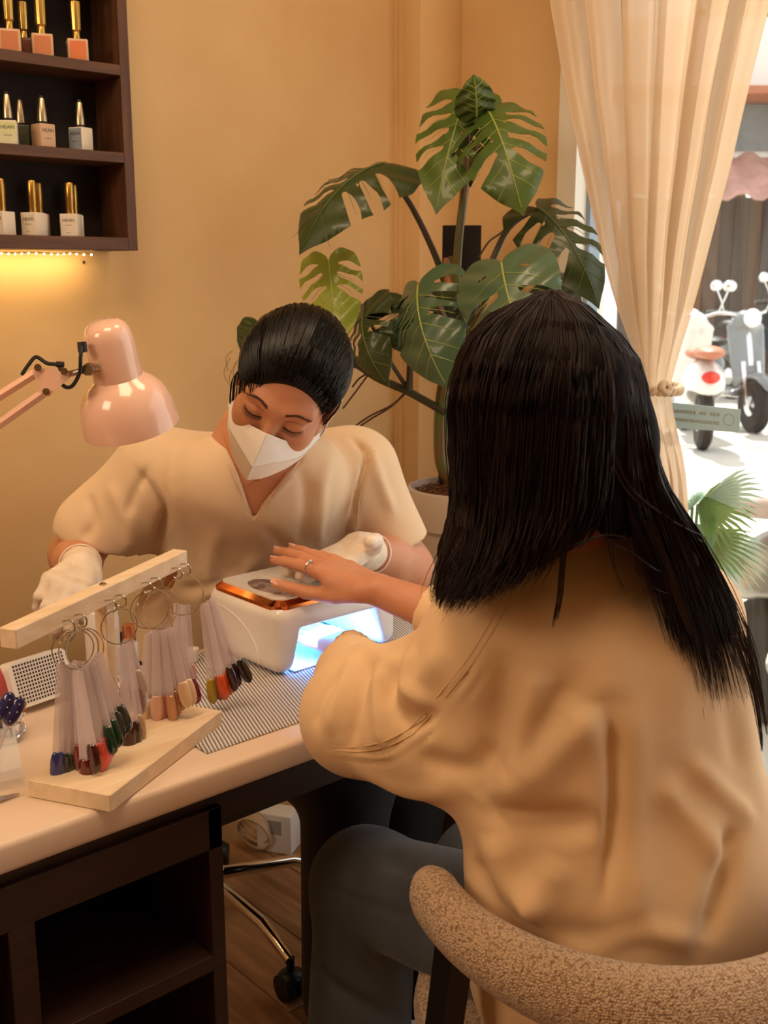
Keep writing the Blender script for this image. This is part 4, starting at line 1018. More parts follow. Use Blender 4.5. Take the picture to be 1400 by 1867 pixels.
# ------------------------------------------------------------------ desk lamp
def desk_lamp():
    pink = mat('glossy_blush_enamel', srgb(234, 190, 168), .18, coat=.6, noise_amt=.02)
    blk = mat('black_cord', srgb(18, 18, 22), .5, noise_amt=.1); ch = mat('lamp_nickel', srgb(180, 165, 145), .25, metal=1, noise_amt=.1)
    f = 1.46
    A, B = at(188, 583, fwd=f), at(236, 786, fwd=f+.02); ax = (B-A).normalized(); ax = (ax+FH*.12).normalized(); L = (B-A).length
    foot = Vector((at(-150, 900, fwd=1.2).x-.16, 1.36, DZ))
    root = thing('desk_lamp', 'glossy blush-pink swing arm desk lamp with a bell shade', 'lamp', foot)
    x = ax.orthogonal().normalized(); y = ax.cross(x)
    M = Matrix(((x.x, y.x, ax.x, A.x), (x.y, y.y, ax.y, A.y), (x.z, y.z, ax.z, A.z), (0, 0, 0, 1)))
    s = L/.155
    cyl = [(0, 0), (.010, .0006), (.019, .003), (.026, .008), (.0305, .016), (.0325, .026), (.0335, .08), (.0335, .083), (.031, .083)]
    MB().lathe([(r*s, z*s) for r, z in cyl], 48, M, cap=False).build('lamp_neck', pink, root)
    sh = [(.031, .078), (.0345, .082), (.044, .089), (.054, .100), (.061, .114), (.065, .130), (.0665, .150), (.0665, .155), (.0655, .155), (.0635, .132), (.0525, .102), (.033, .084)]
    MB().lathe([(r*s, z*s) for r, z in sh], 56, M, cap=False).build('lamp_shade', pink, root)
    MB().sphere(A+ax*.118*s, .024*s).build('bulb', mat('frosted_bulb', srgb(240, 235, 225), .4, noise_amt=.02), root)
    jt = at(163, 673, fwd=f-.02); kn = at(118, 684, fwd=f-.02)
    MB().tube([at(185, 668, fwd=f-.01), jt], .006).tube([jt, kn], .0042).sphere(jt, .0085).sphere(kn, .007).tube([jt-FH*.012, jt+FH*.008], .0075).build('swivel', ch, root)
    # triangular bracket of two plates
    tri = [(60, 668), (126, 680), (124, 692), (90, 722), (80, 722), (60, 680)]
    for d in (-.028, -.012):
        P = [at(a, b, fwd=f+d) for a, b in tri]; Q = [p+FH*.0018 for p in P]; n = len(P)
        MB().add(P+Q, [tuple(range(n)), tuple(range(2*n-1, n-1, -1))]+[(i, n+i, n+(i+1) % n, (i+1) % n) for i in range(n)]).build('bracket', pink, root, smooth=False)
    bl = MB()
    for a, b in ((69, 670), (117, 677), (84, 714)):
        bl.tube([at(a, b, fwd=f-.033), at(a, b, fwd=f-.004)], .0048, 10)
    bl.build('bolt', ch, root)
    # parallel arms run down left to the weighted foot
    e1, e2 = at(-205, 850, fwd=f-.03), at(-185, 905, fwd=f-.03)
    ar = lambda a, b: MB().tube([a, b], .0062, 4).build('arm', pink, root, smooth=False)
    ar(at(66, 680, fwd=f-.02), e1); ar(at(84, 713, fwd=f-.02), e2)
    k2 = (e1+e2)/2
    MB().sphere(k2, .012).tube([e1, e2], .005).build('elbow_joint', ch, root)
    top = foot+Vector((0, 0, .06)); ar(k2+FH*.004, top+Vector((0, 0, .01))); 
    MB().lathe([(0, 0.0), (.085, 0.0), (.088, .006), (.082, .016), (.02, .022), (.015, .07), (0, .07)], 40, Matrix.Translation(foot+Vector((0, 0, .0005))), cap=False).build('lamp_foot', pink, root)
    MB().tube(spline([at(150, 628, fwd=f-.03), at(147, 650, fwd=f-.04), at(145, 680, fwd=f-.04), at(130, 705, fwd=f-.03), at(113, 700, fwd=f-.02), at(108, 668, fwd=f), at(85, 662, fwd=f), at(66, 651, fwd=f), at(52, 665, fwd=f-.01), at(40, 683, fwd=f-.02)], 8), .0026, 8).build('cord', blk, root)
    MB().tube([at(149, 624, fwd=f-.028), at(151, 642, fwd=f-.03)], .006).build('cord_grommet', blk, root)
    MB().tube([at(103, 664, fwd=f-.018), at(116, 665, fwd=f-.018)], .004).build('cord_clip', blk, root)
desk_lamp()

# ------------------------------------------------------------------ client chair
def chair_fabric():
    m = mat('boucle_tweed', srgb(196, 150, 108), .95, sheen=.2); n = m.node_tree; L = n.links; b = bsdf(m)
    tc = n.nodes.new('ShaderNodeTexCoord'); vo = n.nodes.new('ShaderNodeTexVoronoi'); vo.inputs['Scale'].default_value = 380
    vo.inputs['Randomness'].default_value = .7
    L.new(tc.outputs['Object'], vo.inputs[0])
    ns = n.nodes.new('ShaderNodeTexNoise'); ns.inputs['Scale'].default_value = 230; ns.inputs['Detail'].default_value = 2; L.new(tc.outputs['Object'], ns.inputs[0])
    r = n.nodes.new('ShaderNodeMapRange'); r.inputs[1].default_value = .25; r.inputs[2].default_value = .75; L.new(vo.outputs[0], r.inputs[0])
    cr = n.nodes.new('ShaderNodeValToRGB'); cr.color_ramp.elements[0].position = .40; cr.color_ramp.elements[0].color = srgb(164, 128, 94); cr.color_ramp.elements[1].position = .47; cr.color_ramp.elements[1].color = srgb(204, 172, 138)
    L.new(ns.outputs[0], cr.inputs[0])
    mx = n.nodes.new('ShaderNodeMix'); mx.data_type = 'RGBA'; mx.blend_type = 'MULTIPLY'; mx.inputs[0].default_value = 1; L.new(cr.outputs[0], mx.inputs[6])
    r2 = n.nodes.new('ShaderNodeMapRange'); r2.inputs[1].default_value = .35; r2.inputs[2].default_value = .75; r2.inputs[3].default_value = 1.0; r2.inputs[4].default_value = .58; L.new(vo.outputs[0], r2.inputs[0]); L.new(r2.outputs[0], mx.inputs[7])
    L.new(mx.outputs[2], b.inputs['Base Color'])
    bn = n.nodes.new('ShaderNodeBump'); bn.inputs['Strength'].default_value = .8; bn.inputs['Distance'].default_value = .003; bn.invert = True; L.new(vo.outputs[0], bn.inputs['Height']); L.new(bn.outputs[0], b.inputs['Normal'])
    return m
def client_chair():
    fab = chair_fabric(); blk = mat('black_stained_wood', srgb(22, 18, 17), .45, noise_amt=.15, noise_scale=20)
    cx, cy = 1.035, .70
    root = thing('armchair', 'round backed boucle armchair with black legs under the client', 'chair', (cx, cy, 0))
    def ring(a): a = math.radians(a); return Vector((cx+.258*math.cos(a), cy+.245*math.sin(a), 0))
    V = []; Fc = []; N = 72; K = 24; A0, A1 = 146, 394
    for i in range(N+1):
        t = i/N; a = A0+(A1-A0)*t; p = ring(a); q = ring(a+1); tg = (q-p).normalized(); out = Vector((tg.y, -tg.x, 0))
        e = min(t, 1-t)*N; capf = math.sqrt(max(0, 1-(1-min(1, e/3.2))**2)); back = max(0, math.sin(math.pi*t))**2
        hz = (.034+.016*back)*capf+.0005; wd = (.029+.004*back)*capf+.0005; zc = .652-.036*back
        for j in range(K):
            w_ = 2*math.pi*j/K; V.append(p+out*(wd*math.cos(w_)-.01*math.sin(w_)*back)+Vector((0, 0, zc+hz*math.sin(w_))))
    Fc = [(i*K+j, (i+1)*K+j, (i+1)*K+(j+1) % K, i*K+(j+1) % K) for i in range(N) for j in range(K)]+[tuple(range(K)), tuple(range(N*K, N*K+K))[::-1]]
    mesh_obj('arm_rail', V, Fc, fab, root)
    # padded back panel below the rail
    V = []; n = 40; rows = 8
    for sidei in (0, 1):
        for j in range(rows+1):
            for i in range(n+1):
                a = 222+(318-222)*i/n; p = ring(a); c = Vector((p.x-cx, p.y-cy, 0)).normalized(); z = .48+(.635-.48)*j/rows
                ed = min(i, n-i, 4)/4; th = .022*math.sqrt(ed*(2-ed)); V.append(p+c*((th if sidei else -th)-.012*(1-j/rows))+Vector((0, 0, z)))
    k = (rows+1)*(n+1); q = lambda s, j, i: s*k+j*(n+1)+i
    Fc = [(q(1, j, i), q(1, j, i+1), q(1, j+1, i+1), q(1, j+1, i)) for j in range(rows) for i in range(n)]+[(q(0, j, i), q(0, j+1, i), q(0, j+1, i+1), q(0, j, i+1)) for j in range(rows) for i in range(n)]
    Fc += [(q(0, 0, i), q(0, 0, i+1), q(1, 0, i+1), q(1, 0, i)) for i in range(n)]
    mesh_obj('back_panel', V, Fc, fab, root)
    T = Matrix.Translation((cx, cy+.03, 0))
    MB().lathe([(0, .395), (.215, .395), (.236, .405), (.243, .43), (.238, .455), (.215, .47), (.12, .477), (0, .478)], 56, T, cap=False).build('seat', fab, root)
    MB().lathe([(0, .37), (.2, .37), (.2, .394), (0, .394)], 40, T, cap=False).build('seat_base', blk, root)
    for a, sp in ((168, (-.07, .03)), (226, (-.05, -.06)), (314, (.05, -.06)), (12, (.07, .03))):
        p = ring(a); t = p+Vector((0, 0, .63)); b = p+Vector((sp[0], sp[1], 0)); d = (ring(a+2)-ring(a-2)).normalized(); o = Vector((d.y, -d.x, 0))
        V = []
        for q_, w_ in ((t, .015), (b, .011)):
            for s1, s2 in ((-1, -1), (1, -1), (1, 1), (-1, 1)): V.append(q_+d*w_*1.15*s1+o*w_*s2)
        MB().add(V, [(0, 1, 2, 3)[::-1], (4, 5, 6, 7), (0, 1, 5, 4), (1, 2, 6, 5), (2, 3, 7, 6), (3, 0, 4, 7)]).build('leg', blk, root, smooth=False)
        MB().box((0, 0, 0), (.001, .001, .001)) if False else None
client_chair()

# ------------------------------------------------------------------ technician stool
def stool():
    chrome = mat('polished_chrome', srgb(215, 210, 205), .1, metal=1, noise_amt=.05); blk = mat('black_vinyl', srgb(20, 19, 20), .4, noise_amt=.15); pl = mat('black_castor_plastic', srgb(16, 16, 17), .4, noise_amt=.1)
    cx, cy = 1.12, 1.80
    root = thing('office_stool', 'black padded stool on a chrome five star castor base', 'stool', (cx, cy, 0))
    T = Matrix.Translation((cx, cy-.02, 0))
    MB().lathe([(0, .40), (.17, .40), (.19, .412), (.192, .44), (.18, .463), (0, .47)], 44, T, cap=False).build('seat', blk, root)
    MB().lathe([(.026, .12), (.026, .26), (.014, .26), (.014, .40)], 24, Matrix.Translation((cx, cy, 0))).build('gas_column', chrome, root)
    MB().lathe([(0, .09), (.036, .09), (.036, .13), (.0, .135)], 28, Matrix.Translation((cx, cy, 0)), cap=False).build('hub', chrome, root)
    for i in range(5):
        a = math.radians(-93+72*i) if i < 5 else 0
        L = .235 if math.sin(a) > .2 else (.31 if i == 0 else .27)
        d = Vector((math.cos(a), math.sin(a), 0)); e = Vector((cx, cy, 0))+d*L
        MB().tube([Vector((cx, cy, .112))+d*.03, Vector((cx, cy, .108))+d*(L*.7), e+Vector((0, 0, .078))], [.0135, .0125, .011], 14).build('base_leg', chrome, root)
        b = MB().tube([e+Vector((0, 0, .085)), e+Vector((0, 0, .05))], .008)
        s = Vector((-d.y, d.x, 0))
        for sg in (-1, 1):
            c = e+s*.014*sg+Vector((0, 0, .026)); b.tube([c-s*.009, c+s*.009], .026, 20)
        b.sphere(e+Vector((0, 0, .042)), .026, (1, 1, .6)); b.build('castor', pl, root)
stool()

# ------------------------------------------------------------------ small things on and under the desk
def tabletop():
    wht = mat('satin_white_plastic', srgb(234, 230, 226), .3, noise_amt=.03)
    rd = random.Random(1)
    # perforated white dust collector behind the first swatch bunch
    c = at(88, 1235, z=DZ); c = Vector((c.x, c.y, DZ))
    a = at(28, 1212, y=1.385); b = at(135, 1196, y=1.40); d = (b-a); d.z = 0; Wd = d.length; d.normalize(); s = Vector((-d.y, d.x, 0))
    up = (Vector((0, 0, 1))+s*.35).normalized(); nn = d.cross(up)
    M = Matrix(((d.x, up.x, nn.x, a.x), (d.y, up.y, nn.y, a.y), (d.z, up.z, nn.z, DZ+.012), (0, 0, 0, 1)))
    root = thing('dust_collector', 'white box with a perforated face behind the leftmost swatches', 'device', (a.x+d.x*Wd/2, a.y+d.y*Wd/2, DZ))
    MB().ext([(p[0], p[1]) for p in rrect(0, 0, Wd, .066, .012)], -.03, 0, M).build('housing', wht, root, auto=30)
    g = MB(); nx, ny = 18, 11
    for i in range(nx):
        for j in range(ny):
            x = .008+(Wd-.016)*i/(nx-1); y = .007+.052*j/(ny-1)
            g.box((x-.0013, y-.0016, -.0008), (x+.0013, y+.0016, .0004), M=M)
    o = g.build('perforation', mat('dark_hole', srgb(70, 62, 62), .8, noise_amt=.1), root, smooth=False); o['kind'] = 'stuff'
    # large white bottle with a nozzle behind the post
    c = at(175, 1245, z=DZ); c = Vector((c.x+.03, c.y+.03, DZ+.0005)); r = .026
    root = thing('lotion_bottle', 'large white bottle with a pointed nozzle behind the stand post', 'bottle', c)
    T = Matrix.Translation(c)
    MB().lathe([(0, 0), (r*.9, 0), (r, .004), (r, .085), (r*.9, .1), (r*.45, .108)], 36, T, cap=False).build('body', wht, root)
    MB().lathe([(.011, .108), (.011, .118), (.006, .122), (.0015, .15), (0, .15)], 24, T, cap=False).build('nozzle', wht, root)
    MB().ext([(c.x+(r+.0004)*math.cos(q), c.y+(r+.0004)*math.sin(q)) for q in np.linspace(3.2, 5.4, 14)]+[(c.x+(r-.002)*math.cos(q), c.y+(r-.002)*math.sin(q)) for q in np.linspace(5.4, 3.2, 14)], c.z+.02, c.z+.075).build('label', mat('cream_label', srgb(226, 216, 204), .5, noise_amt=.05), root)
    # small bottle, copper cap, printed letters
    c = at(238, 1216, z=DZ+.003); c = Vector((c.x, c.y, MZ))
    root = thing('gel_bottle', 'small white printed bottle with copper cap between two swatch bunches', 'bottle', c, rotz=HEAD-math.pi/2+.1)
    MB().lathe([(0, 0), (.0125, 0), (.0135, .002), (.0135, .036), (.011, .041), (.007, .042)], 32, cap=False).build('body', wht, root, local=True)
    MB().lathe([(0, .068), (.009, .068), (.0095, .066), (.0102, .043), (0, .043)], 28, cap=False).build('cap', mat('copper_cap', srgb(226, 150, 112), .2, metal=.9, noise_amt=.1), root, local=True)
    text_obj('NGH', .011, mat('label_ink', srgb(60, 56, 54), .6, noise_amt=.05), root, Matrix.Translation((.0, -.0138, .027)) @ Matrix.Rotation(math.pi/2, 4, 'X'))
    MB().box((-.006, -.0139, .017), (.005, -.0136, .018)).box((-.004, -.0139, .011), (.004, -.0136, .0118)).build('small_print', _cache.setdefault('inkp', mat('label_ink_pale', srgb(120, 112, 108), .6, noise_amt=.05)), root, local=True)
    # white jar lid on the mat
    c = at(351, 1205, z=DZ+.003); c = Vector((c.x, c.y, MZ))
    root = thing('white_jar', 'tiny white lidded jar at the corner of the mat beside the nail lamp', 'jar', c)
    MB().lathe([(0, 0), (.009, 0), (.010, .012), (0, .012)], 24, Matrix.Translation(c), cap=False).build('body', wht, root)
    MB().lathe([(0, .0121), (.0108, .0121), (.0108, .02), (0, .021)], 24, Matrix.Translation(c), cap=False).build('lid', wht, root)
    # pink pouch at the left edge
    c = at(2, 1180, y=1.42); c = Vector((c.x-.022, 1.43, DZ))
    g = SDF(); g.ell((c.x, c.y, DZ+.030), (.046, .026, .026), k=.01); g.limb((c.x-.03, c.y, DZ+.046), (c.x+.03, c.y+.0, DZ+.052), .010, k=.02)
    g.fn(lambda X, Y, Z: Z < DZ+.001 if False else (Z-(DZ+.001)), k=.002)
    V, Fc = g.mesh(.003, 2); V[:, 2] += .0008*np.sin(V[:, 0]*260)
    o = mesh_obj('pouch', V, Fc, mat('raspberry_cloth', srgb(186, 84, 88), .8, noise_amt=.15, noise_scale=60)); tag(o, 'raspberry pink cloth pouch at the left edge behind the white box', 'pouch')
    # faceted glass cup with a black brush
    c = at(4, 1266, y=1.33); c = Vector((c.x, 1.33, DZ+.0005))
    gl = mat('crystal_glass', (.95, .97, 1, 1), .03, trans=1, ior=1.48)
    root = thing('crystal_cup', 'faceted clear glass cup at the left picture edge', 'cup', c)
    pr = [(.018, 0), (.028, .012), (.022, .024), (.031, .040), (.029, .046), (.026, .046), (.018, .026), (.014, .006), (0, .006)]
    MB().lathe([(0, 0)]+pr, 8, Matrix.Translation(c), cap=False).build('bowl', gl, root, smooth=False)
    MB().torus(c+Vector((0, 0, .046)), (0, 0, 1), .0285, .0011, 28, 6).build('gold_rim', gold, root)
    bc = c+Vector((-.004, 0, .008))
    br = thing('makeup_brush', 'black handled brush standing in the crystal cup', 'brush', bc)
    MB().tube([bc, bc+Vector((-.004, .002, .03)), bc+Vector((-.010, .006, .075))], [.003, .005, .006], 12).build('handle', mat('black_lacquer', srgb(14, 13, 14), .25, noise_amt=.05), br)
    MB().tube([bc+Vector((-.010, .006, .075)), bc+Vector((-.011, .007, .085))], [.0062, .0058], 12).build('ferrule', gold, br)
    MB().tube([bc+Vector((-.011, .007, .085)), bc+Vector((-.012, .008, .097)), bc+Vector((-.013, .009, .108))], [.006, .008, .002], 12).build('bristles', mat('dark_bristle', srgb(30, 22, 20), .9, noise_amt=.2), br)
    # starry blue nail tips on clear stems, leaning on a clear case
    nb = mat('starry_navy_lacquer', srgb(36, 38, 110), .12, coat=1, col2=srgb(24, 24, 74), noise_scale=40); dot = mat('white_dot', srgb(240, 235, 225), .4, noise_amt=.02)
    c = at(-12, 1420, z=DZ); c = Vector((c.x, c.y, DZ+.0005))
    cs = thing('clear_case', 'clear plastic case holding sample nails at the left edge', 'case', c)
    P = [at(x, y, z=DZ) for x, y in ((-70, 1462), (46, 1432), (26, 1330), (-90, 1350))]
    def quadbox(P, h0, h1):
        V = [Vector((p.x, p.y, DZ+h0)) for p in P]+[Vector((p.x, p.y, DZ+h1)) for p in P]
        return V, [(3, 2, 1, 0), (4, 5, 6, 7), (0, 1, 5, 4), (1, 2, 6, 5), (2, 3, 7, 6), (3, 0, 4, 7)]
    film = mat('clear_acrylic', (.96, .96, .97, 1), .06, alpha=.22, noise_amt=.02, spec=.7)
    MB().add(*quadbox(P, .001, .012)).build('tray', film, cs, smooth=False)
    MB().add(*quadbox([p.lerp(P[0].lerp(P[2], .5), .06) for p in P], .0125, .022)).build('lid', film, cs, smooth=False)
    for i, (x, y, an, lb) in enumerate(((26, 1297, .5, 'navy sample nail with white dots, right of the pair at the left edge'), (8, 1288, .55, 'near-black sample nail with dots, left of the pair at the left edge'))):
        p = at(x, y, fwd=1.17); u = (RGT*math.sin(an)+UPV*math.cos(an)).normalized(); sd = u.cross(FWD).normalized(); fr = -FWD
        rt = thing('sample_nail', lb, 'nail sample', p, 'dotted sample nails')
        V = []; prof = [(-.018, .0035), (-.016, .006), (-.008, .0082), (.008, .0085), (.015, .0065), (.018, .002)]
        for t, w_ in prof:
            for k in range(7): q = math.pi*k/6; V.append(p+u*t+sd*w_*math.cos(q)+fr*w_*.42*math.sin(q))
            V.append(p+u*t-fr*.001)
        n = 8; Fc = [(a*n+k, a*n+(k+1) % n, (a+1)*n+(k+1) % n, (a+1)*n+k) for a in range(len(prof)-1) for k in range(n)]+[tuple(range(n))[::-1], tuple(range((len(prof)-1)*n, len(prof)*n))]
        mesh_obj('nail_shell', V, Fc, nb, rt)
        dm = MB()
        for t, w_ in ((-.011, -.002), (-.003, .003), (.002, -.004), (.009, .003), (.011, -.002)): dm.sphere(p+u*t+sd*w_+fr*.0036, .0008, u=8, v=6)
        dm.build('dots', dot, rt)
        MB().tube([p-u*.012-fr*.001, p-u*.05-fr*.001-Vector((0, 0, .012))], .0024, 6).build('stem', clear, rt)
    # tweezers
    a, b = at(-40, 1475, z=DZ+.002), at(36, 1448, z=DZ+.002)
    rt = thing('tweezers', 'thin steel tweezers lying left of the stand board', 'tweezers', (a+b)/2)
    for k in (0, 1): MB().tube([a+Vector((0, .002*k, .0015)), a.lerp(b, .5)+Vector((0, .004*k-.001, .003)), b+Vector((0, .001*k, .0008))], [.0018, .002, .0006], 6).build('arm', steel, rt)
    # under the desk: wall plug box and coiled cable
    p = at(462, 1565, z=0); p = Vector((p.x+.075, p.y-.0, 0))
    rt = thing('power_block', 'white upright power block on the floor under the desk', 'power block', p)
    M = Matrix.Translation(p) @ Matrix.Rotation(math.radians(30), 4, 'Z')
    MB().box((-.03, -.045, .0005), (.03, .045, .10), M=M, bev=.006).build('housing', wht, rt)
    MB().box((-.0305, -.02, .05), (-.0298, .02, .085), M=M).build('face_plate', mat('grey_plate', srgb(170, 165, 160), .4, noise_amt=.05), rt)
    cb = MB(); c0 = p+Vector((-.05, .02, .05))
    for i in range(5): cb.torus(c0+Vector((.004*i-.01, .003*i, .008*i)), (1, .4, .3+.1*i), .045-.003*i, .0035, 32, 8)
    cb.build('cable_coil', mat('beige_cable', srgb(200, 170, 140), .5, noise_amt=.05), rt)
tabletop()
# ------------------------------------------------------------------ people: shared anatomy
skin_m = mat('warm_skin', srgb(206, 146, 112), .48, sss=.12, col2=srgb(192, 128, 94), noise_scale=14, bump=.04, bump_scale=240)
def V3(p): return np.array(tuple(p), float)
def xf(M, p): return V3(M @ Vector(p))
def head_prims(g, M, s=1.0):
    R = M.to_3x3().normalized(); E = lambda c, r, k, sub=False: g.ell(xf(M, Vector(c)*s), np.array(r)*s, k=k*s, sub=sub, R=R)
    Lm = lambda a, b, ra, rb, k: g.limb(xf(M, Vector(a)*s), xf(M, Vector(b)*s), ra*s, rb*s, k=k*s)
    E((0, -.015, .034), (.0725, .093, .085), .01); E((0, .022, -.03), (.060, .066, .084), .03)
    for q in (1, -1):
        Lm((q*.054, -.005, -.055), (q*.012, .066, -.100), .017, .018, .03); E((q*.037, .048, -.036), (.026, .026, .026), .025)
        Lm((q*.046, .066, .018), (q*.014, .081, .013), .008, .008, .02)
    Lm((0, .066, -.098), (0, .068, -.106), .019, .016, .02)
    for q in (1, -1): E((q*.032, .096, -.001), (.019, .016, .013), .012, True)
    for q in (1, -1): E((q*.0315, .0715, -.003), (.0175, .0145, .0125), .004)
    Lm((0, .080, .006), (0, .103, -.036), .0065, .0105, .012)
    for q in (1, -1): E((q*.011, .094, -.041), (.0085, .009, .007), .006)
    Lm((-.018, .082, -.068), (.018, .082, -.068), .006, .006, .008); Lm((-.013, .082, -.0755), (.013, .082, -.0755), .007, .007, .005)
    for q in (1, -1):
        E((q*.077, -.012, -.012), (.007, .018, .031), .004); E((q*.084, -.008, -.006), (.005, .009, .017), .004, True)
def hand_prims(g, W, Y, Z, left, curls, s=.95, spread=.08, thumb=None, grow=0.0, tw=None):
    "five separate fingers; local x points to the thumb side, z out of the back of the hand"
    Y = Vector(Y).normalized(); Z = Vector(Z); Z = (Z-Y*Z.dot(Y)).normalized(); X = Y.cross(Z)
    if not left: X = -X
    W = Vector(W); P = lambda x, y, z=0: W+(X*x+Y*y+Z*z)*s
    kn = [(.029, .086), (.009, .091), (-.011, .086), (-.029, .076)]; ln = [(.040, .025, .020), (.044, .028, .021), (.041, .026, .021), (.032, .020, .018)]
    rr = [1, 1.02, .97, .86]; tips = []
    for i, (kx, ky) in enumerate(kn):
        g.limb(V3(P(kx*.55, .006)), V3(P(kx, ky, 0)), .0135*s+grow, .0105*s*rr[i]+grow, k=.012)
        a = (1.5-i)*spread; d0 = (Y*math.cos(a)+X*math.sin(a)); p = P(kx, ky, 0); ang = 0; R_ = [.0092, .0083, .0076, .0062]
        for j in range(3):
            ang += curls[i][j]; d = d0*math.cos(ang)-Z*math.sin(ang); q = p+d*ln[i][j]*s
            g.limb(V3(p), V3(q), R_[j]*s*rr[i]+grow, R_[j+1]*s*rr[i]+grow, k=.003 if j else .007); p = q
        tips.append((p, d, -Z*math.cos(ang)-d0*math.sin(ang)))
    th = thumb or [(.022, .018, -.006), (.044, .046, -.014), (.056, .076, -.016), (.060, .102, -.012)]
    tr = [.0145, .0115, .0098, .0074]; tp = [P(*t) for t in th] if tw is None else [P(*th[0])]+tw
    for j in range(3): g.limb(V3(tp[j]), V3(tp[j+1]), tr[j]*s+grow, tr[j+1]*s+grow, k=.010 if j == 0 else .003)
    g.limb(V3(P(.012, .02, -.004)), V3(P(.03, .06, -.006)), .012*s+grow, .010*s+grow, k=.015)
    tips.append((tp[3], (tp[3]-tp[2]).normalized(), None))
    return tips, X, Y, Z, P
def join(parts):
    V = []; Fs = []; k = 0
    for v, f in parts: V.append(v); Fs.append(f+k); k += len(v)
    return np.vstack(V), np.vstack(Fs)
def nail(tip, d, up, r, m, par, nm='fingernail'):
    up = (up-d*up.dot(d)).normalized(); sd = d.cross(up); V = []; n = 7
    for t in (-.010, -.006, 0, .004, .0065):
        w_ = r*(.8 if t < .004 else .55)
        for k in range(n): q = math.radians(30+120*k/(n-1)); V.append(tip+d*t+sd*w_*math.cos(q)*1.15+up*(r*.62+r*.42*math.sin(q)-(.001 if t == -.010 else 0)))
    Fc = [(i*n+j, i*n+j+1, (i+1)*n+j+1, (i+1)*n+j) for i in range(4) for j in range(n-1)]
    return mesh_obj(nm, V, Fc, m, par)

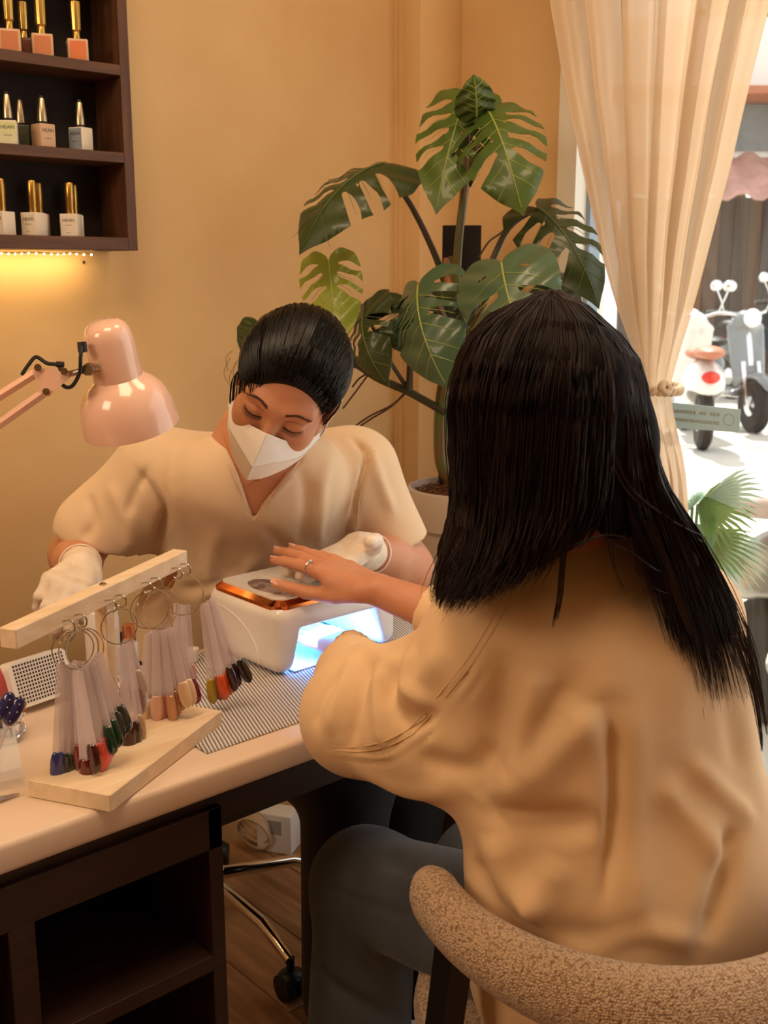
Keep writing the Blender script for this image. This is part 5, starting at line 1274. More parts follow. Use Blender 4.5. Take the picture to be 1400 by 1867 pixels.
# ------------------------------------------------------------------ technician
def technician():
    f0 = 1.68; O = at(525, 708, fwd=f0); th = math.radians(40); ro = math.radians(29)
    tow = -(FWD); E = (RGT*math.cos(ro)-UPV*math.sin(ro)); U0 = (RGT*math.sin(ro)+UPV*math.cos(ro))
    Fv = (tow*math.cos(th)-U0*math.sin(th)); U = (U0*math.cos(th)+tow*math.sin(th)); s = .985
    yw = math.radians(8); E, Fv = E*math.cos(yw)-Fv*math.sin(yw), Fv*math.cos(yw)+E*math.sin(yw)
    M = Matrix(((E.x, Fv.x, U.x, O.x), (E.y, Fv.y, U.y, O.y), (E.z, Fv.z, U.z, O.z), (0, 0, 0, 1)))
    root = thing('person', 'woman in beige scrub top, white mask and gloves bending over the desk', 'person', (1.12, 1.80, 0))
    L = lambda p: Vector(p)*s
    nb = at(478, 815, fwd=1.86)             # base of the neck
    shR, shL = at(280, 862, fwd=1.92), at(655, 858, fwd=1.99)
    elR, elL = at(136, 1012, fwd=1.98), at(745, 1036, fwd=2.0)
    wrR, wrL = at(150, 1036, fwd=1.74), at(655, 1000, fwd=1.80)
    A = (shL-shR).normalized()              # across the shoulders
    ch = (shR+shL)/2+Vector((.02, .03, -.10)); pel = Vector((1.12, 1.78, .56))
    fr = Vector((A.y, -A.x, 0)).normalized()
    if fr.dot(FH) > 0: fr = -fr
    # --- head, neck and upper chest in one surface
    g = SDF(); head_prims(g, M, s)
    g.limb(xf(M, L((0, -.022, -.04))), V3(nb+Vector((0, .02, .0))), .052, .050, k=.03)
    g.limb(V3(nb+Vector((0, .02, -.01))), V3(nb-Vector((0, 0, .05))), .052, .06, k=.05)
    g.limb(V3(nb-A*.085-Vector((0, 0, .045))), V3(nb+A*.085-Vector((0, 0, .045))), .036, .036, k=.05)
    for q in (-1, 1): g.limb(V3(nb+Vector((0, .01, .03))), V3(nb+A*.065*q-Vector((0, 0, .035))), .043, .027, k=.05)
    g.limb(V3(nb-Vector((0, 0, .06))+fr*.012), V3(ch+fr*.01-Vector((0, 0, .02))), .08, .085, k=.05, side=V3(A), sx=1.15, sy=.88)
    p1 = g.mesh(.0028, 2)
    # --- torso and legs (inside the clothes)
    g = SDF(); g.limb(V3(ch), V3(pel), .10, .105, k=.05, side=V3(A), sx=1.3, sy=.85)
    g.limb(V3(shR), V3(shL), .045, .045, k=.05)
    kn = [Vector((1.08, 1.29, .535)), Vector((1.25, 1.31, .535))]; an = [Vector((1.10, 1.35, .09)), Vector((1.25, 1.38, .09))]; hip = [pel-A*.09, pel+A*.09]
    for h_, k_, a_ in zip(hip, kn, an):
        g.limb(V3(h_), V3(k_), .085, .058, k=.04); g.limb(V3(k_), V3(a_), .055, .036, k=.02); g.limb(V3(a_+Vector((0, .02, -.045))), V3(a_+Vector((-.02, -.13, -.055))), .034, .028, k=.03)
    p2 = g.mesh(.009, 1)
    # --- arms
    g = SDF()
    for sh, el, wr in ((shR, elR, wrR), (shL, elL, wrL)):
        g.limb(V3(sh), V3(el), .048, .042, k=.02); g.limb(V3(el), V3(el.lerp(wr, .45)), .044, .040, k=.025); g.limb(V3(el.lerp(wr, .45)), V3(wr), .040, .026, k=.02)
    p3 = g.mesh(.0045, 2)
    g = SDF()
    crv = [(.3, .35, .2)]*4
    YL = (at(500, 1074, fwd=1.58)-wrL); ZL = -UPV*.95+FH*.1
    cl = [(.0, .06, .25)]*4
    hand_prims(g, wrL, YL, ZL, True, cl, 1.10, .10, thumb=[(.022, .018, -.006), (.046, .036, -.016), (.064, .058, -.030), (.070, .084, -.036)])
    YR = (at(92, 1098, fwd=1.585)-wrR); ZR = UPV*.8+RGT*.25-FH*.3
    cr = [(.5, .9, .5), (.6, 1.0, .6), (.7, 1.0, .6), (.8, 1.0, .6)]
    hand_prims(g, wrR, YR, ZR, False, cr, 1.02, .05, thumb=[(.022, .018, -.006), (.040, .040, -.020), (.044, .064, -.034), (.036, .084, -.044)])
    p4 = g.mesh(.003, 1)
    V, Fc = join([p1, p2, p3, p4])
    body = mesh_obj('body', V, Fc, skin_m, root)
    # --- gloves: the same hands, a millimetre larger, with rolled cuff
    glm = mat('latex_glove', srgb(240, 226, 208), .5, sss=.05, col2=srgb(226, 208, 188), noise_scale=40, bump=.3, bump_scale=70)
    for nm, wr, el, Y_, Z_, lf, cu, sp, tb in (('glove', wrL, elL, YL, ZL, True, cl, .10, [(.022, .018, -.006), (.046, .036, -.016), (.064, .058, -.030), (.070, .084, -.036)]),
                                  ('glove', wrR, elR, YR, ZR, False, cr, .05, [(.022, .018, -.006), (.040, .040, -.020), (.044, .064, -.034), (.036, .084, -.044)])):
        g = SDF(); hand_prims(g, wr, Y_, Z_, lf, cu, 1.10 if lf else 1.02, sp, thumb=tb, grow=.0022)
        dd = (el-wr).normalized(); g.limb(V3(wr), V3(wr+dd*.035), .029, .034, k=.012)
        v, f = g.mesh(.0026, 1)
        N = normals(v, f); w_ = np.array([noise.noise(Vector(tuple(p*60))) for p in v]); v = v+N*(w_*.0012)[:, None]
        go = mesh_obj(nm, v, f, glm, root)
        cm = MB().torus(wr+dd*.058, dd, .0345, .0016, 40, 8); cm.build('rolled_cuff', glm, go)
    # --- scrub top
    cloth = mat('beige_scrub_cotton', srgb(226, 198, 164), .85, sheen=.15, bump=.08, bump_scale=700, noise_amt=.05, noise_scale=6)
    g = SDF()
    g.limb(V3(ch+fr*.01), V3(pel+Vector((0, 0, -.02))), .128, .138, k=.06, side=V3(A), sx=1.28, sy=.92)
    g.limb(V3(shR+A*.03+Vector((0, 0, .0))), V3(shL-A*.03+Vector((0, 0, .0))), .074, .074, k=.06)
    g.limb(V3(nb-A*.085-Vector((0, 0, .045))), V3(nb+A*.075-Vector((0, 0, .055))), .060, .056, k=.06)
    g.limb(V3(nb-Vector((0, 0, .06))+fr*.012), V3(ch+fr*.018), .089, .105, k=.05, side=V3(A), sx=1.35, sy=.90)
    hR, hL = at(188, 972, fwd=1.93), at(716, 996, fwd=2.0)
    g.limb(V3(shR), V3(hR), .072, .086, k=.05); g.limb(V3(shL), V3(hL), .070, .068, k=.05)
    ax = (hR-shR).normalized(); bx = (hL-shL).normalized()
    # open sleeve mouths cut straight across, hollow inside
    cR = at(188, 985, fwd=1.93); cL = at(712, 1006, fwd=1.99)
    nR = (ax*.45+Vector((0, 0, -1))*.6-RGT*.0).normalized(); nL = (bx*.4+Vector((0, 0, -1))*.5+RGT*.26).normalized()
    def cut(c, n, rad):
        c, n = V3(c), V3(n)
        def f(X, Y, Z):
            d = (X-c[0])*n[0]+(Y-c[1])*n[1]+(Z-c[2])*n[2]; r = np.sqrt((X-c[0])**2+(Y-c[1])**2+(Z-c[2])**2)
            return np.maximum(-d, r-rad)
        return f
    g.fn(cut(cR, nR, .15), k=.004); g.fn(cut(cL, nL, .105), k=.004)
    g.limb(V3(shR.lerp(hR, .5)), V3(cR+nR*.03), .058, .079, k=.004, sub=True); g.limb(V3(shL.lerp(hL, .55)), V3(cL+nL*.03), .052, .061, k=.004, sub=True)
    # neck hole and the V
    vt = at(461, 950, fwd=1.8); a1, a2 = at(392, 735, fwd=1.8), at(590, 770, fwd=1.8)
    g.limb(V3(nb+Vector((0, .01, -.03))), xf(M, L((0, -.02, -.06))), .058, .063, k=.008, sub=True)
    eL = (a1-vt); eR = (a2-vt); fc = (CAM-vt).normalized(); nl = eL.cross(fc).normalized(); nr = fc.cross(eR).normalized()
    if nl.dot(eR) < 0: nl = -nl
    if nr.dot(eL) < 0: nr = -nr
    vtn, nl_, nr_ = V3(vt), V3(nl), V3(nr); sf = at(461, 940, fwd=1.9)
    fcn = V3(fc); back = V3(nb+Vector((0, .04, 0))-fc*.05)
    def vcut(X, Y, Z):
        a = -((X-vtn[0])*nl_[0]+(Y-vtn[1])*nl_[1]+(Z-vtn[2])*nl_[2]); b = -((X-vtn[0])*nr_[0]+(Y-vtn[1])*nr_[1]+(Z-vtn[2])*nr_[2])
        d = -((X-back[0])*fcn[0]+(Y-back[1])*fcn[1]+(Z-back[2])*fcn[2])
        h = np.maximum(.012-np.abs(a-b), 0)/.012
        return np.maximum(np.maximum(a, b)+h*h*.012*.25, d)
    g.fn(vcut, k=.003)
    v, f = g.mesh(.0048, 2)
    ST = [([(640, 800), (668, 830), (650, 900), (632, 985)], -0.0130, 0.0068), ([(600, 800), (585, 880), (582, 960), (590, 1000)], 0.0087, 0.0136), ([(668, 815), (690, 870), (720, 940)], 0.0087, 0.0119), ([(655, 850), (640, 920), (648, 990)], 0.0087, 0.0085),
          ([(250, 860), (300, 930), (285, 1000), (268, 1040)], -0.0174, 0.0093), ([(330, 800), (320, 900), (330, 1010)], 0.0087, 0.0170), ([(200, 880), (230, 950), (235, 1010)], 0.0087, 0.0136), ([(160, 900), (170, 950), (150, 985)], -0.0072, 0.0102),
          ([(392, 740), (400, 820), (460, 942)], 0.0036, 0.0043), ([(590, 800), (530, 870), (462, 942)], 0.0036, 0.0043), ([(480, 960), (520, 1000), (545, 1040)], -0.0087, 0.0127), ([(400, 960), (380, 1040), (400, 1090)], 0.0101, 0.0170), ([(300, 1050), (350, 1075), (420, 1060)], -0.0101, 0.0119), ([(545, 850), (560, 930), (548, 1000)], -0.0072, 0.0110),
          ([(270, 850), (245, 900), (232, 940)], -0.0072, 0.0085), ([(470, 1010), (440, 1050), (360, 1090)], 0.0087, 0.0127), ([(690, 820), (655, 905)], -0.0043, 0.0034)]
    v = fold(v, f, strokes_on(v, f, ST))
    N = normals(v, f); w_ = np.array([noise.noise(Vector((p[0]*9, p[1]*9, p[2]*5))) for p in v]); v = v+N*(w_*.005)[:, None]
    st_ = mesh_obj('scrub_top', v, f, cloth, root)
    hem = mat('scrub_hem', srgb(214, 186, 152), .85, noise_amt=.05)
    for P in ([(390, 745), (396, 790), (418, 850), (440, 900), (459, 951)], [(463, 951), (505, 895), (545, 842), (580, 795)], [(684, 822), (668, 862), (656, 905), (650, 960)]):
        pp = on_mesh(v, f, P)
        if len(pp) > 2: MB().tube(spline(pp, 6), .0017, 6).build('hem_stitching', hem, st_)
    # --- trousers and shoes
    dk = mat('black_trouser_cloth', srgb(17, 16, 18), .85, sheen=.1, bump=.1, bump_scale=300)
    g = SDF(); g.limb(V3(hip[0]), V3(hip[1]), .108, .108, k=.05)
    for h_, k_, a_ in zip(hip, kn, an): g.limb(V3(h_), V3(k_), .105, .078, k=.05); g.limb(V3(k_), V3(a_+Vector((0, 0, .0))), .078, .062, k=.03)
    v, f = g.mesh(.008, 2); mesh_obj('trousers', v, f, dk, root)
    shm = mat('black_shoe_leather', srgb(20, 18, 18), .35, noise_amt=.1)
    for a_ in an:
        g = SDF(); g.limb(V3(a_+Vector((0, .025, -.04))), V3(a_+Vector((-.02, -.14, -.05))), .044, .036, k=.03, side=(0, 0, 1), sx=.95, sy=1)
        c = a_.copy(); g.fn(lambda X, Y, Z: Z-.002, k=.002); v, f = g.mesh(.006, 1); mesh_obj('shoe', v, f, shm, root)
    # --- face details laid on the skin
    T = BVHTree.FromPolygons([tuple(q) for q in p1[0]], [tuple(int(i) for i in q) for q in p1[1]])
    def onface(x, z, lift=.0006):
        o = M @ Vector((x*s, .2, z*s)); r = T.ray_cast(o, -Fv); return (r[0] if r[0] is not None else M @ Vector((x*s, .085*s, z*s)))+Fv*lift
    brow = mat('dark_brow_hair', srgb(84, 56, 42), .8, noise_amt=.2, noise_scale=300); lash = mat('black_lash', srgb(22, 14, 12), .6, noise_amt=.1)
    rg = random.Random(9)
    for q in (-1, 1):
        b = MB()
        for i in range(90):
            t = rg.random(); x = q*(.014+.036*t); z = .0155+.008*math.sin(math.pi*min(1, t*.8+.1))-.004*t+rg.uniform(-.0022, .0022)*(1-.6*t)
            p = onface(x, z); e = onface(x+q*.0055, z+.0022-.003*t, .0011); b.tube([p, (p+e)/2+Fv*.0006, e], [.00045, .0004, .0001], 4)
        b.build('eyebrow', brow, root)
        pts = [onface(q*(.017+.030*i/12), -.0075-.0035*math.sin(math.pi*i/12)+.002*i/12, .0004) for i in range(13)]
        b = MB().tube(pts, [.0004]+[.0009]*11+[.0005], 6)
        for i in range(26):
            t = i/25; x = q*(.018+.030*t); z = -.0075-.0035*math.sin(math.pi*t)+.002*t; p = onface(x, z); b.tube([p, p-U*.003+Fv*.0025+E*q*.0008, p-U*.0052+Fv*.0052+E*q*.002*(t+.3)], [.0004, .0003, .0001], 4)
        b.build('eyelashes', lash, root)
        b = MB().tube([onface(q*(.018+.028*i/10), .0045+.003*math.sin(math.pi*i/10), .0000) for i in range(11)], [.0002]+[.0005]*9+[.0002], 5)
        b.build('eyelid_crease', mat('eyelid_shade', srgb(150, 92, 66), .6, noise_amt=.05) if 'lidc' not in _cache else _cache['lidc'], root)
    # --- hair: smooth cap combed back to a low bun
    hm = mat('black_hair', srgb(13, 9, 8), .38, noise_amt=.3, noise_scale=9, stretch=(14, 1, 9), spec=.22)
    hn = hm.node_tree; t2 = hn.nodes.new('ShaderNodeTexNoise'); t2.inputs['Scale'].default_value = 10; t2.inputs['Detail'].default_value = 5
    tc = hn.nodes.new('ShaderNodeTexCoord'); mp = hn.nodes.new('ShaderNodeMapping'); mp.inputs[3].default_value = (26, 2.2, 14); hn.links.new(tc.outputs['Object'], mp.inputs[0]); hn.links.new(mp.outputs[0], t2.inputs[0])
    bn = hn.nodes.new('ShaderNodeBump'); bn.inputs['Strength'].default_value = .9; bn.inputs['Distance'].default_value = .004; hn.links.new(t2.outputs[0], bn.inputs['Height']); hn.links.new(bn.outputs[0], bsdf(hm).inputs['Normal'])
    g = SDF(); g.ell((-.003, -.018, .033), (.083, .101, .092), k=.01); g.ell((-.003, -.03, .025), (.085, .086, .082), k=.02); g.ell((0, -.06, -.03), (.07, .05, .05), k=.03); g.ell((-.01, -.115, -.045), (.045, .035, .04), k=.006)
    g.fn(lambda X, Y, Z: (Z-1.4*Y+.044+5*X*X-.25*X)/1.75, k=.006)
    g.ell((0, .02, -.05), (.2, .06, .07), k=.01, sub=True)
    v, f = g.mesh(.003, 1); v *= s
    ho = mesh_obj('hair', v, f, hm, root, local=True)
    Mr = M.copy(); Mr.translation = O-Vector((1.12, 1.80, 0)); ho.matrix_local = Mr
    b = MB(); rg = random.Random(3)
    def scalp(a, h, r=1.0): # front hairline wisps
        return M @ (Vector((math.sin(a)*.078, -.012+math.cos(a)*.092, h))*s*r)
    for i in range(150):
        a = rg.uniform(-1.3, 1.3); x = math.sin(a)*.074; y0 = math.cos(a)*.082; z0 = min(.075, 1.4*y0-.044-5*x*x+.25*x); p0 = onface(x, z0-rg.uniform(.0, .006), .0004) if abs(a) < .9 else M @ (Vector((x*1.03, y0*.96, z0-.004))*s)
        p2 = M @ (Vector((x*1.12, y0-.04, z0+.045))*s); p1_ = (p0+p2)/2+(M.to_3x3() @ Vector((x*.1, .012, .014)))
        b.tube(spline([p0, p1_, p2], 4), [.0003]+[.0006]*7+[.0004], 4)
    for (p, q_, r_) in (((420, 652), (408, 680), (421, 706)), ((424, 640), (412, 652), (416, 676)), ((430, 660), (418, 690), (428, 712)), ((436, 650), (425, 680), (432, 700)), ((600, 745), (598, 765), (588, 790)), ((592, 750), (594, 775), (583, 795))):
        b.tube(spline([at(*p, fwd=1.70), at(*q_, fwd=1.69), at(*r_, fwd=1.68)], 5), .0004, 4)
    b.build('stray_hair', hm, root)
    hs = mat('combed_black_hair', srgb(17, 12, 11), .4, noise_amt=.3, noise_scale=40, spec=.28); b = MB(); rg = random.Random(8)
    ec = Vector((-.003, -.018, .033)); er = Vector((.0845, .1025, .0935)); bun = Vector((-.02, -.93, -.36)).normalized()
    for i in range(520):
        x = rg.uniform(-.077, .077); best = None
        for k in range(60):
            q = math.pi*(k/59)*.75-.55; kx = (x-ec.x)/er.x
            if abs(kx) >= .98: break
            c_ = math.sqrt(1-kx*kx); y = ec.y+er.y*c_*math.cos(q); z = ec.z+er.z*c_*math.sin(q)
            if z > 1.4*y-.044-5*x*x+.25*x: best = (y, z); break
        if best is None: continue
        d0 = Vector(((x-ec.x)/er.x, (best[0]-ec.y)/er.y, (best[1]-ec.z)/er.z)).normalized(); up_ = rg.uniform(.0, .5); pts = []
        n_ = 11; lift = 1.004+rg.random()*.014; e0 = rg.uniform(0, .15)
        for k in range(n_):
            t = e0+(1-e0)*k/(n_-1)*.97; d = (d0*(1-t)+bun*t+Vector((.25*x/.077, 0, .55+up_*.3))*math.sin(math.pi*t)*.55).normalized()
            pts.append(M @ (Vector((ec.x+er.x*d.x*lift, ec.y+er.y*d.y*lift, ec.z+er.z*d.z*lift))*s))
        b.tube(pts, [.0003]+[.0008]*(n_-2)+[.0003], 4)
    tag(b.build('combed_strands', hs, root), kind='stuff')
    # --- mask
    mk = mat('white_mask_fabric', srgb(246, 240, 234), .8, bump=.15, bump_scale=900, noise_amt=.02, noise_scale=30)
    rowsC = [[(0, .1075, -.014), (.014, .099, -.020), (.036, .078, -.034), (.058, .050, -.044), (.074, .016, -.040)],
             [(0, .121, -.034), (.018, .108, -.036), (.040, .084, -.046), (.060, .054, -.054), (.0755, .014, -.048)],
             [(0, .136, -.060), (.024, .114, -.056), (.044, .088, -.060), (.062, .056, -.066), (.0765, .012, -.056)],
             [(0, .127, -.082), (.022, .108, -.080), (.042, .084, -.080), (.060, .054, -.080), (.0755, .012, -.064)],
             [(0, .110, -.111), (.018, .096, -.109), (.036, .076, -.104), (.056, .048, -.094), (.0745, .012, -.070)]]
    def rowpts(r):
        h = spline([Vector(p) for p in r], 5); return [Vector((-p.x, p.y, p.z)) for p in h[::-1][:-1]]+h
    G = [rowpts(r) for r in rowsC]; full = []
    for i in range(len(G)-1):
        for t in (0, .25, .5, .75): full.append([a.lerp(b_, t) for a, b_ in zip(G[i], G[i+1])])
    full.append(G[-1]); n = len(full[0]); V = []
    for off in (0, -.0014):
        for r in full:
            for p in r: V.append(M @ ((p+Vector((0, off, -off*.2)))*s))
    K = len(full)*n; Fc = [(j*n+i, (j+1)*n+i, (j+1)*n+i+1, j*n+i+1) for j in range(len(full)-1) for i in range(n-1)]; Fc += [tuple(q+K for q in f_[::-1]) for f_ in Fc]
    for i in range(n-1): Fc += [(i, i+1, i+1+K, i+K), ((len(full)-1)*n+i, (len(full)-1)*n+i+K, (len(full)-1)*n+i+1+K, (len(full)-1)*n+i+1)]
    mo = mesh_obj('face_mask', V, Fc, mk, root, smooth=True, auto=24)
    seam = mat('mask_seam', srgb(206, 196, 186), .8, noise_amt=.03)
    sb = MB(); R2 = G[2]; mid = n//2
    sb.tube([M @ ((p+Vector((0, .0006, 0)))*s) for p in R2], .0006, 5)
    sb.tube([M @ ((p+Vector((0, .0004, 0)))*s) for p in [full[j][mid] for j in range(0, 9)]], .0005, 5)
    sb.tube([M @ ((p+Vector((0, .0006, -.002)))*s) for p in G[0][4:-4]], .0005, 5)
    sb.build('mask_seam', seam, mo)
    for q in (-1, 1):
        e = [Vector((q*.074, .016, -.042)), Vector((q*.080, -.002, -.02)), Vector((q*.084, -.026, .004)), Vector((q*.082, -.034, -.014)), Vector((q*.079, -.01, -.05)), Vector((q*.0745, .012, -.072))]
        MB().tube([M @ (p*s) for p in spline(e, 5)], .0012, 6).build('ear_loop', mk, mo)
    # --- necklace and pendant
    pts = on_mesh(p1[0], p1[1], [(408, 742), (404, 770), (410, 800), (420, 830), (435, 860), (452, 884), (470, 868), (490, 850), (505, 835), (520, 812)])
    if len(pts) > 3:
        pts = [p-FWD*.001 for p in pts]; nk = MB().tube(spline(pts, 6), .0006, 5).build('necklace', gold, root)
        c = pts[min(5, len(pts)-1)]-Vector((0, 0, .004)); MB().torus(c-FWD*.001, FWD, .0042, .0008, 20, 6).sphere(c-FWD*.0015, .002).build('pendant', gold, nk)
    return body
technician()

# ------------------------------------------------------------------ client
def client():
    root = thing('person', 'long-haired woman in a loose cream jacket seated with her back to us', 'person', (1.03, .70, 0))
    pel = Vector((1.03, .70, .55)); ch = Vector((.995, .745, .92))
    shL, shR = at(925, 1165, fwd=1.185), at(1200, 1150, fwd=1.265); A = (shR-shL).normalized()
    H = Vector((.945, .775, 1.188)); nb = Vector((.962, .748, 1.035))
    Fv = Vector((.02, .93, -.37)).normalized(); E = Vector((-1, .02, 0)); E = (E-Fv*E.dot(Fv)).normalized(); U = E.cross(Fv)
    M = Matrix(((E.x, Fv.x, U.x, H.x), (E.y, Fv.y, U.y, H.y), (E.z, Fv.z, U.z, H.z), (0, 0, 0, 1)))
    elL, wrL = at(658, 1300, fwd=1.28), at(640, 1178, fwd=1.60)
    wrR = at(690, 1076, fwd=1.555); elR = Vector((1.13, .95, .835))
    wrL.z = max(wrL.z, .79)
    g = SDF(); head_prims(g, M, 1.0); g.limb(xf(M, (0, -.022, -.04)), V3(nb), .050, .052, k=.03); g.limb(V3(nb), V3(ch.lerp(nb, .6)), .055, .07, k=.04)
    p1 = g.mesh(.0036, 1)
    g = SDF(); g.limb(V3(ch), V3(pel), .10, .11, k=.05, side=V3(A), sx=1.25, sy=.85); g.limb(V3(shR-A*.03), V3(shL+A*.03), .045, .045, k=.05); g.limb(V3(ch), V3(nb), .09, .05, k=.05)
    hip = [pel+Vector((-.085, 0, 0)), pel+Vector((.085, 0, 0))]; kn = [at(668, 1612, fwd=1.47), Vector((1.14, 1.03, .45))]; an = [Vector((.93, 1.11, .09)), Vector((1.15, 1.06, .09))]
    for h_, k_, a_ in zip(hip, kn, an):
        g.limb(V3(h_), V3(k_), .085, .056, k=.04); g.limb(V3(k_), V3(a_), .052, .036, k=.02); g.limb(V3(a_+Vector((0, -.02, -.045))), V3(a_+Vector((0, .13, -.055))), .034, .028, k=.03)
    p2 = g.mesh(.009, 1)
    g = SDF()
    for sh, el, wr in ((shL, elL, wrL), (shR, elR, wrR)):
        g.limb(V3(sh), V3(el), .045, .038, k=.02); g.limb(V3(el), V3(el.lerp(wr, .4)), .038, .034, k=.02); g.limb(V3(el.lerp(wr, .4)), V3(wr), .034, .0245, k=.02)
    YR = (at(496, 984, fwd=1.69)-wrR); ZR = UPV*.98-FH*.16
    cr = [(.10, .10, .06), (.02, .10, .06), (-.02, .08, .05), (-.02, .12, .05)]
    tR, XR, Yr, Zr, PR = hand_prims(g, wrR, YR, ZR, False, cr, 1.08, .0, tw=[at(612, 1086, fwd=1.565), at(558, 1080, fwd=1.585), at(503, 1064, fwd=1.605)])
    YL = Vector((.0, 1, .02)); ZL = Vector((0, -.05, 1)); cl = [(.12, .15, .1)]*4
    wl = wrL.copy(); wl.z = max(wl.z-.006, .782)
    tL, XL, Yl, Zl, PL = hand_prims(g, wl, YL, ZL, True, cl, .95, .09)
    p3 = g.mesh(.0027, 1)
    V, Fc = join([p1, p2, p3]); mesh_obj('body', V, Fc, skin_m, root)
    nm = mat('nude_nail_gloss', srgb(232, 176, 156), .15, coat=1, noise_amt=.02)
    for tips, up, rs in ((tR, Zr, (.0066, .0066, .0064, .0056)), (tL, Zl, (.0062, .0063, .006, .0052))):
        for i in range(4):
            tp, d, dn = tips[i]; nail(tp-d*.001, d, -dn, rs[i], nm, root)
    tp, d, _ = tR[4]; nail(tp, d, (Zr*.75+XR*.5), .0074, nm, root)
    tp, d, _ = tL[4]; nail(tp, d, (Zl*.75+XL*.5), .007, nm, root)
    # ring with a stone on the index finger
    silver = mat('silver_ring', srgb(225, 222, 220), .12, metal=1, noise_amt=.04); p = PR(.029, .086); q = p+Yr*.018
    rr = MB().torus(q-Zr*.001, (Yr-Zr*.1), .0102, .0011, 36, 8); ro = rr.build('finger_ring', silver, root)
    MB().sphere(q+Zr*.0104, .0032, (1, 1, .7), 8, 5).build('stone', mat('ring_stone', srgb(230, 240, 245), .03, trans=.6, ior=1.8, noise_amt=.02), ro, smooth=False)
    # --- jacket
    tw = mat('cream_twill_jacket', srgb(228, 192, 148), .85, sheen=.12, bump=.1, bump_scale=900, noise_amt=.05, noise_scale=5)
    g = SDF()
    g.limb(V3(pel+Vector((.0, -.005, .0))), V3(ch+Vector((0, -.01, 0))), .150, .146, k=.06, side=V3(A), sx=1.26, sy=.96)
    g.limb(V3(pel+Vector((0, -.01, -.03))), V3(pel+Vector((0, -.01, .1))), .155, .150, k=.05, side=V3(A), sx=1.28, sy=.95)
    g.limb(V3(ch+Vector((0, -.01, 0))), V3(nb+Vector((.0, -.0, -.015))), .118, .062, k=.06, side=V3(A), sx=1.2, sy=.9)
    g.limb(V3(shL), V3(shR), .074, .066, k=.05)
    # puffed left sleeve
    uL = at(790, 1305, fwd=1.24)
    g.limb(V3(shL), V3(uL), .076, .080, k=.05); g.limb(V3(uL), V3(elL), .080, .067, k=.04)
    cfL = elL.lerp(wrL, .80)+Vector((0, 0, .004)); md = elL.lerp(cfL, .5)
    g.limb(V3(elL), V3(md), .067, .052, k=.04); g.limb(V3(md), V3(cfL), .052, .035, k=.03)
    g.limb(V3(uL), V3(ch+Vector((-.08, .02, -.12))), .070, .085, k=.06)
    # right sleeve, mostly hidden
    cfR = elR.lerp(wrR, .66)
    g.limb(V3(shR), V3(elR), .066, .068, k=.04); g.limb(V3(elR), V3(elR.lerp(cfR, .5)), .070, .055, k=.04); g.limb(V3(elR.lerp(cfR, .5)), V3(cfR), .060, .040, k=.03)
    for cf, wr, r in ((cfL, wrL, .029), (cfR, wrR, .030)):
        d = (wr-cf).normalized(); g.limb(V3(cf-d*.015), V3(cf+d*.08), r, r+.004, k=.004, sub=True)
        c_, n_ = V3(cf+d*.012), V3(d)
        g.fn((lambda c_, n_: (lambda X, Y, Z: np.maximum(-((X-c_[0])*n_[0]+(Y-c_[1])*n_[1]+(Z-c_[2])*n_[2]), np.sqrt((X-c_[0])**2+(Y-c_[1])**2+(Z-c_[2])**2)-.06)))(c_, n_), k=.004)
    g.limb(V3(nb+Vector((0, .01, -.02))), V3(nb+Vector((-.01, .03, .12))), .050, .058, k=.006, sub=True)
    v, f = g.mesh(.0052, 2)
    ST = [([(1105, 1290), (1118, 1400), (1115, 1520), (1100, 1650)], -.009, .009), ([(1150, 1250), (1160, 1450), (1165, 1700)], .007, .02), ([(1070, 1280), (1085, 1420), (1080, 1560)], .007, .018),
          ([(880, 1450), (960, 1410), (1040, 1330), (1070, 1280)], .014, .022), ([(875, 1478), (950, 1490), (1040, 1500), (1090, 1490)], -.016, .018), ([(930, 1180), (915, 1280), (900, 1400), (870, 1460)], -.013, .020), ([(985, 1220), (960, 1300), (920, 1400)], .010, .018),
          ([(1050, 1200), (1010, 1300), (950, 1400)], -.008, .02), ([(1330, 1500), (1320, 1600), (1280, 1720)], -.014, .016), ([(1200, 1420), (1260, 1500), (1330, 1580)], .009, .016), ([(1250, 1380), (1310, 1440), (1370, 1500)], .007, .012), ([(900, 1520), (930, 1600), (1000, 1680)], .012, .02), ([(870, 1560), (900, 1640), (970, 1710)], -.010, .014),
          ([(1020, 1560), (980, 1640), (960, 1660)], .010, .02), ([(1000, 1690), (1100, 1720), (1190, 1690)], -.008, .02), ([(1060, 1740), (1180, 1700), (1270, 1720)], .007, .014), ([(1230, 1100), (1240, 1250), (1230, 1400)], .006, .03), ([(1300, 1180), (1330, 1300), (1350, 1420)], -.006, .02),
          ([(655, 1195), (622, 1260), (600, 1340)], .008, .010), ([(680, 1205), (655, 1280), (640, 1370)], -.010, .010), ([(700, 1210), (690, 1290), (700, 1370)], .009, .011), ([(735, 1195), (712, 1265), (745, 1310), (800, 1300)], -.012, .010), ([(760, 1180), (745, 1250), (790, 1285)], .010, .012), ([(630, 1225), (590, 1270), (575, 1330)], -.006, .008),
          ([(640, 1180), (690, 1196), (740, 1215)], .005, .010), ([(820, 1180), (760, 1250), (700, 1300)], .006, .014), ([(600, 1362), (690, 1372), (770, 1325), (850, 1235), (930, 1110)], -.0035, .0032), ([(606, 1372), (692, 1382), (776, 1333), (858, 1243), (936, 1118)], .002, .004), ([(612, 1380), (694, 1391), (782, 1341), (866, 1250), (942, 1125)], -.003, .0032),
          ([(640, 1395), (740, 1440), (840, 1440)], .006, .016), ([(760, 1380), (850, 1400), (900, 1360)], -.008, .014), ([(960, 1080), (1010, 1180), (1020, 1260)], .006, .03), ([(1130, 1060), (1120, 1180), (1110, 1280)], .006, .03)]
